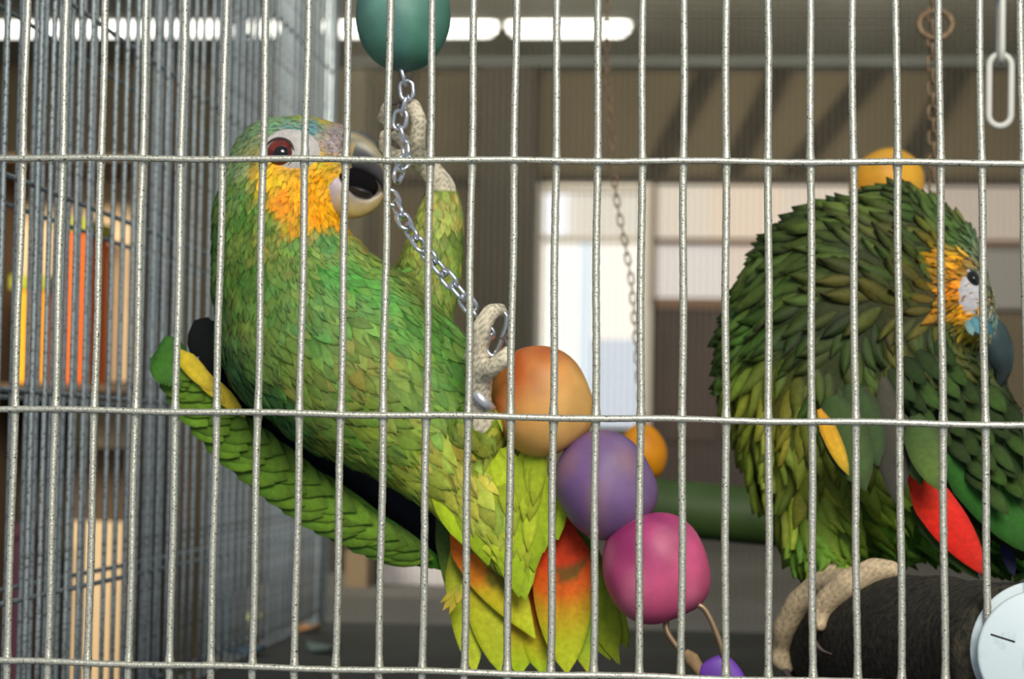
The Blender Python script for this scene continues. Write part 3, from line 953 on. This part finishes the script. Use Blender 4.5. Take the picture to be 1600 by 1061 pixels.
def horn(chain_, cols, ysq, name, parent, seg=12):
    pts = smooth_path([c for c, r in chain_], seg)
    r = smooth_path(np.array([[r, 0, 0] for c, r in chain_]), seg)[:, 0]
    mb = MB().tube(pts, np.maximum(r, .0004), 22)
    V = mb.v[0]; ctr = np.repeat(pts, 22, 0)
    V[:, 1] = ctr[:, 1] + (V[:, 1] - ctr[:, 1]) * ysq
    u = np.repeat(np.linspace(0, 1, len(pts)), 22)
    off = (V - ctr) / (np.repeat(np.maximum(r, .0004), 22)[:, None])
    mb.c = [np.array([cols(u[i], off[i]) for i in range(len(V))])]
    return mb.build(name, M['horn'], parent)


def upper_col(u, o):
    pale = lin((196, 184, 140)); grey = lin((92, 92, 96)); dk = lin((44, 42, 44)); yel = lin((200, 170, 90))
    up_ = o[0] * .5 + o[2] * .85      # outward side of the curve
    c = grey * (1 - u) + dk * u
    st = max(0.0, 1 - abs(up_ - .55) / .3)
    c = c * (1 - st * .85) + pale * st * .85
    if u < .18 and up_ < .25: c = yel * .7 + grey * .3
    return c


def lower_col(u, o):
    pale = lin((196, 172, 110)); grey = lin((138, 132, 140))
    t_ = min(1, max(0, o[2] * .8 + .45, 1.4 - u * 5))
    if u < .25: grey = lin((176, 160, 172))
    c = pale * (1 - t_) + grey * t_
    return c * (1 - .3 * u)


Yb = 0.132
bk = lambda px, py, r, dy=0: (P(px, py, Yb + dy), r * K(Yb + dy))
horn([bk(532, 236, 30), bk(556, 236, 32), bk(578, 248, 27), bk(594, 266, 18), bk(602, 284, 10.5), bk(603, 300, 5), bk(601, 309, 2)], upper_col, .72, 'upper_beak', p1)
horn([bk(518, 296, 40), bk(536, 308, 35), bk(556, 317, 26), bk(575, 317, 17), bk(590, 309, 9), bk(597, 301, 4)], lower_col, .72, 'lower_beak', p1)
MB().ball(P(558, 285, Yb - .0034), (36 * kk, .0066, 21 * kk), nu=22, nv=14, rot=[[math.cos(.35), 0, math.sin(.35)], [0, 1, 0], [-math.sin(.35), 0, math.cos(.35)]]).build('mouth', plain('mouth_black', (16, 15, 16), .95, spec=.1), p1)
MB().ball(P(562, 298, Yb - .0048), (22 * kk, .0056, 8 * kk), nu=18, nv=12, rot=[[math.cos(.3), 0, math.sin(.3)], [0, 1, 0], [-math.sin(.3), 0, math.cos(.3)]]).build('tongue', plain('tongue_black', (34, 32, 34), .45), p1)
MB().ball(P(540, 212, Yb - .016), (5 * kk, .003, 6 * kk), nu=12, nv=8).build('nostril', plain('nostril', (40, 34, 36), .8), p1)
# claws
def claw(parent, pts, Ys, r):
    q = smooth_path([P(px, py, y) for (px, py), y in zip(pts, Ys)], 6)
    MB().tube(q, np.linspace(r, r * .12, len(q)), 8).build('claw', plain('claw_horn', (90, 80, 78), .4), parent)


claw(p1, ((634, 160), (624, 164), (618, 174)), (.123, .119, .118), 4.5 * k)
claw(p1, ((608, 204), (616, 202), (622, 208)), (.119, .116, .116), 4 * k)
claw(p1, ((614, 162), (622, 162), (626, 170)), (.127, .124, .124), 4 * k)
claw(p1, ((791, 494), (796, 512), (788, 532)), (.089, .085, .083), 5.5 * k)
claw(p1, ((794, 546), (790, 532), (780, 528)), (.077, .076, .078), 5 * k)
# leg ring
a, c = P(740, 606, .093), P(766, 640, .093)
ax = np.array(P(744, 640, .095)) - np.array(P(762, 600, .095))
cc_ = P(753, 624, .095)
ux = P(768, 640, .095) - P(738, 606, .095); ux /= np.linalg.norm(ux)
nz = np.cross(ux, [0, 1, 0])
rp = [cc_ + ux * 22 * k * math.cos(q) + np.array([0, 1, 0]) * 21 * k * math.sin(q) for q in np.linspace(0, 2 * math.pi, 30)[:-1]]
mb = MB(); n = len(rp); VV = [p_ + nz * h for h in (-8 * k, 8 * k) for p_ in rp] + [cc_ + (p_ - cc_) * 1.14 + nz * h for h in (-8 * k, 8 * k) for p_ in rp]
F = []
for i in range(n):
    j = (i + 1) % n
    F += [(i, j, n + j, n + i), (2 * n + i, 3 * n + i, 3 * n + j, 2 * n + j), (i, 2 * n + i, 2 * n + j, j), (n + i, n + j, 3 * n + j, 3 * n + i)]
mb.add(VV, F).build('leg_ring', M['ring'], p1, label='wide aluminium ring on the leg')


# feather drawn from root to tip in bird coordinates
def quill(parent, base, tip_, width, Yb_, Yt, color, tipc=None, edge=.7, fun=None, nl=12, nw=6, point=.3, sweep=0.0, name='tail_feather', wob=0.0, camber=.12, nrm=(0, -1, 0), lift=.001):
    a = P(base[0], base[1], Yb_); c = P(tip_[0], tip_[1], Yt)
    L = np.linalg.norm(c - a)
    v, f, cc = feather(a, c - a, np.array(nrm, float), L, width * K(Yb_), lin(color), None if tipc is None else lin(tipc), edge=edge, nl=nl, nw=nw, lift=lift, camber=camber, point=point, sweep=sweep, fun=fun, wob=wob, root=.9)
    return MB().add(v, f, cc).build(name, M['plume'], parent)


def grad(stops, spot=None):
    ts = [s[0] for s in stops]; cs = np.array([lin(s[1]) for s in stops])

    def f(t_, v, c):
        b_ = np.array([np.interp(t_, ts, cs[:, i]) for i in range(3)])
        if spot is not None:
            st, sv, rt, rv, sc = spot
            q = ((t_ - st) / rt) ** 2 + ((v - sv) / rv) ** 2
            if q < 1: b_ = b_ * .15 + lin(sc) * .85
        e = max(0, (abs(v) - .7) / .3)
        return b_ * (1 - .25 * e) * (.93 if abs(v) < .01 else 1)
    return f


OR, RO, LI, YG_, DG = (236, 112, 16), (220, 66, 16), (168, 206, 24), (190, 200, 40), (60, 100, 30)
quill(p1, (686, 790), (724, 985), 34, .150, .150, (60, 90, 40), (120, 150, 40), point=.6)
quill(p1, (712, 850), (742, 1052), 52, .146, .146, YG_, YG_, fun=grad(((0, (150, 150, 40)), (.5, (182, 196, 40)), (1, (196, 210, 50)))), point=.3)
quill(p1, (735, 870), (782, 1050), 56, .142, .142, YG_, fun=grad(((0, (190, 150, 40)), (.5, (196, 200, 40)), (1, (180, 200, 40)))), point=.4)
quill(p1, (800, 880), (812, 1055), 74, .144, .144, LI, fun=grad(((0, RO), (.5, (226, 150, 30)), (.7, (190, 190, 30)), (1, (170, 206, 30)))), point=.1)
quill(p1, (835, 880), (850, 1056), 70, .143, .143, LI, fun=grad(((0, RO), (.45, (210, 110, 20)), (.75, (196, 190, 30)), (1, (160, 206, 30)))), point=.1)
quill(p1, (712, 800), (830, 1000), 84, .136, .136, OR, fun=grad(((0, (236, 130, 16)), (.2, OR), (.5, (230, 140, 30)), (.62, (216, 196, 40)), (1, (196, 216, 40))), spot=(.52, -.2, .1, .5, (84, 104, 24))), nl=18, nw=8, point=.75, sweep=-.03)
quill(p1, (880, 800), (952, 1030), 60, .150, .150, (110, 170, 60), (186, 210, 50), wob=.05, point=.1)
quill(p1, (895, 830), (966, 1034), 54, .148, .148, (120, 170, 60), (190, 210, 44), wob=.08, point=.15)
quill(p1, (885, 815), (982, 1012), 52, .151, .151, (110, 170, 60), (186, 206, 50), wob=.07, point=.15)
quill(p1, (872, 790), (922, 1054), 62, .140, .140, (110, 170, 60), fun=grad(((0, (130, 136, 90)), (.3, (90, 160, 60)), (.7, (140, 196, 50)), (1, (196, 206, 50)))), point=.3, wob=.02)
quill(p1, (872, 806), (886, 1052), 92, .132, .132, RO, fun=grad(((0, (226, 60, 20)), (.3, (226, 66, 18)), (.5, (224, 104, 16)), (.62, (206, 160, 24)), (.8, (190, 196, 30)), (1, (190, 206, 40))), spot=(.36, -.25, .06, .65, (90, 84, 24))), nl=20, nw=8, point=.35)
# loose forked tuft beside the tail
for dx, dy, w in ((-30, 40, 16), (-20, 46, 14), (-34, 28, 12), (-8, 30, 20)):
    quill(p1, (722, 914), (722 + dx, 914 + dy), w, .13, .128, (150, 170, 40), (206, 176, 40), nl=5, nw=2, point=.8, name='loose_feather')
# under-tail coverts
for (bx, by, tx, ty, w) in ((690, 730, 728, 850, 60), (720, 730, 764, 880, 62), (750, 740, 800, 900, 66), (780, 740, 812, 930, 70), (812, 740, 836, 890, 64), (836, 740, 850, 860, 60), (852, 750, 872, 840, 52),
                            (700, 690, 745, 800, 64), (740, 690, 776, 820, 64), (785, 700, 806, 840, 66), (822, 706, 838, 820, 58), (770, 790, 822, 934, 62), (808, 800, 822, 936, 52), (720, 780, 752, 850, 44)):
    g = random.uniform(.88, 1.1)
    quill(p1, (bx, by), (tx, ty), w, .112 + .012 * (by - 690) / 100, .126, tuple(np.clip(np.array((186, 204, 40)) * g, 0, 255)), tuple(np.clip(np.array((172, 206, 36)) * g, 0, 255)), edge=.72, nl=7, nw=4, point=.5, name='tail_covert', lift=.004)

for i in range(46):
    v_ = random.random(); u_ = random.random()
    bx = 690 + 160 * u_ + 20 * v_ * (.5 - u_) * 2; by = 690 + 150 * v_
    tx = bx + (818 - bx) * .38; ty = by + random.uniform(66, 96)
    if ty > 935 - abs(tx - 820) * 1.15: continue
    g = random.uniform(.85, 1.12)
    quill(p1, (bx, by), (tx, ty), random.uniform(20, 34), .1105 + .012 * (by - 690) / 100, .119 + .006 * v_, tuple(np.clip(np.array((176, 202, 40)) * g, 0, 255)), tuple(np.clip(np.array((196, 212, 52)) * g, 0, 255)),
          edge=.6, nl=6, nw=4, point=.6, name='tail_covert', lift=.003, fun=None, wob=.03)

# wing: bony base slab, navy flight feathers, green coverts
wing = MB()
wp = [(262, 545, 24), (290, 598, 34), (350, 668, 40), (430, 738, 42), (520, 800, 40), (610, 848, 28), (680, 880, 10)]
wc_ = smooth_path([P(x, y, .168) for x, y, r in wp], 6); wr = smooth_path(np.array([[r * K(.168), 0, 0] for x, y, r in wp]), 6)[:, 0]
wing.tube(wc_, wr, 14, c=lin((58, 104, 34)))
wv = wing.v[0]; wv[:, 1] = .168 + (wv[:, 1] - .168) * .35
wing.c = [np.broadcast_to(lin((52, 96, 32)), (len(wv), 3))]
wing = wing.build('wing', M['skin'], p1, label='folded wing hanging below the body')
for i in range(13):
    u = i / 12
    bx, by = 315 + 265 * u, 545 + 185 * u
    quill(wing, (bx - 8, by + 34), (bx + 165 + 30 * (1 - u), by + 178 - 14 * u), 84, .176, .178, (18, 28, 38), (22, 26, 46), edge=.6, name='flight_feather', nl=8, nw=4, point=.4)
    quill(wing, (bx, by), (bx + 175 + 30 * (1 - u), by + 150 - 14 * u), 84, .172, .174, (20, 30, 40), (26, 30, 52), edge=.6, name='flight_feather', nl=8, nw=4, point=.4)
quill(wing, (560, 730), (706, 872), 52, .170, .172, (16, 20, 38), (12, 14, 30), name='flight_feather', nl=8, nw=4, point=.5)
quill(wing, (520, 700), (690, 812), 60, .173, .174, (20, 60, 40), (12, 20, 36), name='flight_feather', nl=8, nw=4, point=.5)
quill(wing, (330, 500), (300, 560), 50, .165, .168, (22, 26, 26), (16, 18, 22), name='flight_feather', nl=6, nw=4)
quill(wing, (345, 520), (320, 590), 50, .163, .165, (22, 30, 28), (16, 20, 24), name='flight_feather', nl=6, nw=4)
# long green primaries to the wing tip
for (b0, t0, w, c0, c1) in (((500, 770), (704, 889), 40, (72, 140, 26), (60, 150, 20)), ((520, 795), (700, 893), 34, (90, 156, 30), (70, 150, 20)), ((440, 720), (655, 866), 46, (96, 150, 36), (110, 160, 30)),
                            ((560, 800), (690, 884), 22, (214, 120, 20), (170, 130, 30))):
    quill(wing, b0, t0, w, .1555, .160, c0, c1, edge=.6, nl=9, nw=4, point=.6, name='flight_feather')
# rows of coverts along the band
path_up = np.array([(262, 552), (290, 590), (345, 640), (400, 680), (455, 722), (515, 778), (585, 832), (640, 862)], float)
path_lo = np.array([(246, 560), (270, 622), (330, 698), (395, 756), (462, 806), (535, 846), (600, 866), (640, 880)], float)
def along(path, u):
    s = np.linspace(0, 1, len(path)); return np.array([np.interp(u, s, path[:, 0]), np.interp(u, s, path[:, 1])])
for row, (w0, nn, L, wd) in enumerate(((.88, 17, 96, 44), (.62, 14, 112, 52), (.36, 14, 118, 52), (.12, 14, 104, 40))):
    for i in range(nn):
        u = (i + .3 * random.random()) / nn * .86
        p_ = along(path_up, u) * (1 - w0) + along(path_lo, u) * w0
        q_ = along(path_up, min(1, u + .14)) * (1 - w0 * .95) + along(path_lo, min(1, u + .14)) * w0 * .95
        d_ = (q_ - p_) / np.linalg.norm(q_ - p_)
        d_ = d_ + np.array([.10, -.12]); d_ /= np.linalg.norm(d_)
        Lq = L * (0.55 + .55 * u)
        cl = np.array((76, 128, 36)) * random.uniform(.8, 1.15); tc = np.array((120, 160, 44)) * random.uniform(.85, 1.15)
        yq = .1515 + .0012 * (3 - row)
        quill(wing, p_, p_ + d_ * Lq, wd, yq + .006, yq, tuple(np.clip(cl, 0, 255)), tuple(np.clip(tc, 0, 255)), edge=.5, nl=6, nw=4, point=.35, name='covert_feather', lift=.0015)
for b0, t0, w in (((278, 548), (338, 614), 30), ((318, 588), (384, 652), 26), ((300, 570), (352, 630), 26)):
    quill(wing, b0, t0, w, .148, .1475, (236, 206, 44), (226, 200, 60), edge=.7, nl=7, nw=4, point=.5, name='covert_feather')
for i in range(7):     # rounded shoulder end
    th = i / 6
    quill(wing, (252 + 14 * th, 548 - 22 * math.sin(th * 2)), (248 + 34 * th, 600 + 10 * th), 34, .157, .152, (60, 116, 36), (70, 128, 36), edge=.5, nl=6, nw=4, name='covert_feather')

# ------------------------------------------------------------------ parrot preening on the perch
B2 = Bird(0.265)
p2 = thing('parrot', 'ruffled dark green parrot perched with its head turned down to preen', 'parrot', P(1350, 900, .25))
sp = B2.sp
chains = [
    ('body', [sp(1330, 470, 150), sp(1290, 590, 165), sp(1340, 690, 175), sp(1370, 780, 105)], .8),
    ('body', [sp(1395, 420, 112), sp(1398, 560, 150), sp(1438, 705, 155), sp(1530, 770, 108), sp(1580, 800, 90)], .75),
    ('body', [sp(1270, 460, 110), sp(1235, 560, 110), sp(1245, 680, 95), sp(1290, 800, 78)], .8),
    ('body', [sp(1290, 800, 74, -.02), sp(1285, 860, 48, -.03), sp(1288, 890, 30, -.035)], .9),
    ('nape', [sp(1395, 400, 106), sp(1440, 410, 90), sp(1478, 440, 66, -.012)], .85),
    ('head', [sp(1478, 440, 66, -.012), sp(1496, 470, 56, -.02), sp(1512, 505, 44, -.024)], .85),
    ('leg', [sp(1290, 885, 24, -.04), sp(1306, 908, 20, -.042), on_perch(1338, 922, 18)], 1),
    ('leg', [on_perch(1398, 900, 12), on_perch(1372, 906, 18), on_perch(1335, 924, 19), on_perch(1305, 946, 17), on_perch(1290, 964, 15), on_perch(1289, 980, 9)], 1),
    ('leg', [on_perch(1335, 920, 18), on_perch(1292, 926, 19), on_perch(1260, 952, 18), on_perch(1240, 985, 17), on_perch(1230, 1012, 12), on_perch(1231, 1030, 14), on_perch(1238, 1044, 8)], 1),
]
me, V, N, T = remesh_body('body', chains, .0018)
marks2 = B2.marks([
    (1210, 340, (70, 108, 44)), (1280, 330, (66, 100, 36)), (1360, 320, (84, 118, 50)), (1440, 340, (64, 102, 34)), (1250, 420, (66, 106, 36)), (1330, 400, (74, 108, 42)), (1400, 430, (66, 98, 40)), (1180, 480, (66, 112, 40)),
    (1130, 540, (80, 132, 50)), (1240, 520, (54, 92, 28)), (1340, 520, (50, 88, 26)), (1430, 520, (48, 84, 24)), (1170, 620, (140, 172, 50)), (1220, 640, (140, 150, 40)), (1300, 620, (52, 96, 24)), (1400, 620, (44, 84, 22)),
    (1500, 600, (44, 84, 20)), (1560, 680, (48, 92, 22)), (1180, 720, (150, 196, 56)), (1250, 740, (148, 182, 50)), (1320, 740, (112, 146, 40)), (1300, 820, (140, 200, 50)), (1250, 850, (110, 176, 50)), (1380, 830, (120, 196, 56)),
    (1440, 850, (100, 196, 60)), (1560, 820, (50, 140, 30)), (1480, 360, (70, 118, 46)), (1500, 390, (74, 130, 60)), (1470, 420, (206, 160, 30)), (1495, 415, (240, 176, 24)), (1480, 460, (244, 160, 14)), (1500, 490, (244, 178, 20)),
    (1510, 520, (200, 190, 60)), (1462, 480, (180, 140, 40)), (1530, 505, (110, 160, 170)), (1520, 400, (110, 160, 130)), (1430, 400, (60, 92, 34)), (1446, 440, (64, 92, 34)), (1440, 480, (56, 86, 30)), (1540, 440, (120, 150, 130)), (1545, 560, (44, 70, 28)), (1518, 548, (50, 78, 28)), (1560, 600, (44, 72, 26)), (1500, 550, (46, 76, 24)), (1470, 520, (50, 84, 26))])
C = landmark_color(V[:, [0, 2]], marks2, 3.4) * .25 + lin((52, 44, 30)) * .5
lg = np.array([q == 'leg' for q in T])
band = (0.5 + 0.5 * np.sin((V[:, 0] - .6 * V[:, 2]) * 1700 + 5 * np.sin(V[:, 2] * 500))) ** 5
C[lg] = lin((222, 200, 164)) * (1 - .4 * band[lg][:, None])
set_col(me, C); me.materials.append(M['skin'])
bo2 = bpy.data.objects.new('body', me); COL.objects.link(bo2); put(bo2, p2)
sizes2 = B2.sizes([(1210, 340, 60, .3), (1300, 350, 74, .22), (1400, 340, 66, .22), (1450, 360, 48, .28), (1490, 390, 26, .45), (1480, 450, 18, .8), (1510, 500, 13, .85), (1250, 450, 72, .28), (1350, 450, 76, .18), (1420, 460, 60, .2),
                   (1150, 520, 60, .35), (1280, 560, 62, .35), (1400, 560, 54, .35), (1500, 620, 54, .35), (1180, 680, 66, .68), (1260, 760, 76, .7), (1380, 800, 76, .68), (1540, 780, 60, .4), (1290, 870, 38, .6)])
flows2 = B2.flows([(1500, 420, -1, -.1), (1490, 480, -.9, .5), (1440, 340, -.9, -.45), (1330, 340, -.95, -.2), (1240, 350, -.95, .3), (1420, 420, -.8, -.55), (1400, 470, -.8, -.5), (1330, 400, -.9, -.4), (1310, 450, -.95, -.1), (1200, 440, -.75, .65), (1130, 540, -.85, .5),
                   (1260, 520, -.7, .7), (1180, 620, -.3, 1), (1300, 600, .1, 1), (1380, 520, .3, .95), (1450, 560, .7, .75), (1540, 640, .7, .75), (1200, 740, .3, 1), (1290, 760, .35, 1), (1380, 800, .6, .8), (1480, 760, .7, .75),
                   (1560, 800, .6, .8), (1290, 870, 0, 1)])
plumage(p2, bo2, V, N, T, marks2, sizes2, flows2, ('body', 'nape', 'head'), as_parts=240, spacing=.30, aspect=.32, liftk=.26, min_L=.013, camber=.6, dirj=.26, muted=.12, gain=(.88, .76, .6), point0=.12, jitter=.26, edge_j=.12)

Y2 = 0.205; k2 = K(Y2)
Ye2 = on_surface(bo2, 1518, 440) + .001
skin_patch(p2, bo2, 1517, 455, 20, 38, .20, 'bare whitish skin round the eye', (190, 190, 196), .1)
e2 = MB().ball(P(1519, 440, Ye2), (12 * k2, .004, 17 * k2), nu=20, nv=12).build('eye', M['eye_black'], p2, label='dark eye')
MB().ball(P(1521, 436, Ye2 - .0032), (5 * k2, .0014, 6 * k2), nu=12, nv=8).build('pupil', M['eye_black'], e2)
bk2 = lambda px, py, r, dy=0: (P(px, py, .245 + dy), r * K(.245 + dy))


def beak2_col(u, o):
    return lin((56, 78, 80)) * (1 - u) + lin((38, 42, 40)) * u


horn([bk2(1528, 512, 30), bk2(1545, 530, 32), bk2(1560, 556, 25), bk2(1566, 580, 14), bk2(1560, 600, 6), bk2(1552, 606, 2)], beak2_col, .8, 'upper_beak', p2)
horn([bk2(1524, 540, 22), bk2(1532, 566, 19), bk2(1542, 584, 11), bk2(1548, 592, 5)], lambda u, o: lin((52, 54, 44)), .8, 'lower_beak', p2)
for (bx, by, tx, ty, w, c) in ((1520, 496, 1532, 524, 16, (90, 150, 166)), (1530, 494, 1544, 522, 15, (70, 130, 146)), (1512, 500, 1520, 526, 14, (120, 160, 160)), (1538, 500, 1552, 526, 13, (56, 96, 104))):
    quill(p2, (bx, by), (tx, ty), w, .222, .218, c, c, nl=5, nw=3, name='forehead_feather')
def grip_claw(pts, r):
    q = smooth_path([on_perch(x, y, r, l)[0] for x, y, l in pts], 6)
    MB().tube(q, np.linspace(r * k2, r * k2 * .12, len(q)), 8).build('claw', plain('claw_horn', (96, 84, 82), .4), p2)


grip_claw(((1288, 976, 1.4), (1284, 996, 1.8), (1292, 1014, 1.2), (1302, 1022, .3)), 7)
grip_claw(((1236, 1042, 1.2), (1246, 1054, 1.5), (1258, 1064, .5)), 7)
# red leg ring on the far leg
rp = [P(1256, 928, .25) + np.array([12 * k2 * math.cos(q), 12 * k2 * math.sin(q), 0]) for q in np.linspace(0, 2 * math.pi, 18)[:-1]]
MB().tube(rp, 5 * k2, 6, closed=True).build('leg_ring', plain('red_ring', (190, 40, 50), .5), p2, label='small red ring')

wing = MB()
wp = [(1462, 640, 40), (1500, 690, 62), (1560, 750, 78), (1640, 840, 56)]
pts = smooth_path([P(x, y, .20) for x, y, r in wp], 6); wr = smooth_path(np.array([[r * K(.2), 0, 0] for x, y, r in wp]), 6)[:, 0]
wing.tube(pts, wr, 16)
wv = wing.v[0]; ctr = np.repeat(pts, 16, 0); wv[:, 1] = ctr[:, 1] + (wv[:, 1] - ctr[:, 1]) * .3
wing.c = [np.broadcast_to(lin((40, 60, 24)), (len(wv), 3))]
wing = wing.build('wing', M['skin'], p2, label='folded wing with a red patch')
YW = .178
# flight feathers below the coverts
quill(wing, (1424, 738), (1544, 902), 62, YW - .004, YW - .002, (236, 40, 20), (226, 40, 20), fun=grad(((0, (230, 60, 20)), (.5, (238, 34, 20)), (.9, (220, 40, 24)), (1, (90, 60, 50)))), nl=12, nw=6, point=.6, name='red_flight_feather')
for (b0, t0, w, c) in (((1474, 706), (1616, 868), 60, (46, 112, 28)), ((1500, 694), (1630, 866), 60, (48, 120, 28)), ((1530, 690), (1650, 870), 60, (44, 88, 26)), ((1575, 690), (1690, 860), 60, (44, 88, 26)),
                       ((1425, 790), (1530, 905), 36, (60, 90, 30))):
    quill(wing, b0, t0, w, YW + .004, YW + .002, c, tuple(np.array(c) * .9), edge=.45, nl=9, nw=4, point=.4, name='flight_feather')
quill(wing, (1568, 840), (1584, 900), 20, YW + .02, YW + .02, (36, 34, 84), (30, 28, 70), name='flight_feather', nl=6, nw=3)
# covert rows, tips towards lower right
for row in range(8):
    for i in range(8):
        u, v = i / 7, row / 7
        bx = 1380 + 55 * row + 30 * u - 55 * u + random.uniform(-8, 8)
        bx = 1385 + 22 * row + 26 * (7 - i) * .9 + random.uniform(-8, 8)
        by = 500 + 26 * row + 12 * i - 10 + random.uniform(-6, 6)
        if bx + 50 > 1680 or by < 520 + max(0, bx - 1450) * .8: continue
        cl = np.array((52, 72, 30)) * random.uniform(.75, 1.15)
        L = random.uniform(52, 72)
        quill(wing, (bx, by), (bx + L * .62, by + L * .8), random.uniform(22, 31), YW + .014 - .0016 * row, YW + .004 - .0016 * row, tuple(cl), tuple(np.clip(cl * (1.1, 1.2, 1.0), 0, 255)), edge=.4, nl=6, nw=4, point=.55, name='covert_feather', lift=.003)
# near wing edge: loose green feather group with a yellow rim; greys are underfeathers with crevice shade painted in
for (b0, t0, w, c, c1, dy) in (((1300, 620), (1352, 768), 74, (56, 84, 28), (64, 92, 32), -.006), ((1330, 600), (1372, 730), 60, (50, 78, 26), (52, 82, 28), -.002), ((1280, 640), (1326, 744), 26, (244, 172, 20), (216, 180, 40), -.008),
                               ((1380, 590), (1412, 770), 44, (74, 72, 56), (60, 58, 48), .004), ((1400, 640), (1440, 760), 40, (86, 84, 64), (76, 110, 40), .004), ((1430, 650), (1470, 770), 58, (58, 86, 30), (96, 124, 44), -.006),
                               ((1370, 640), (1400, 790), 30, (54, 52, 42), (50, 50, 40), .002)):
    quill(wing, b0, t0, w, .165 + dy, .158 + dy, c, c1, edge=.5, nl=9, nw=4, point=.35, name='scapular_feather', lift=.003)
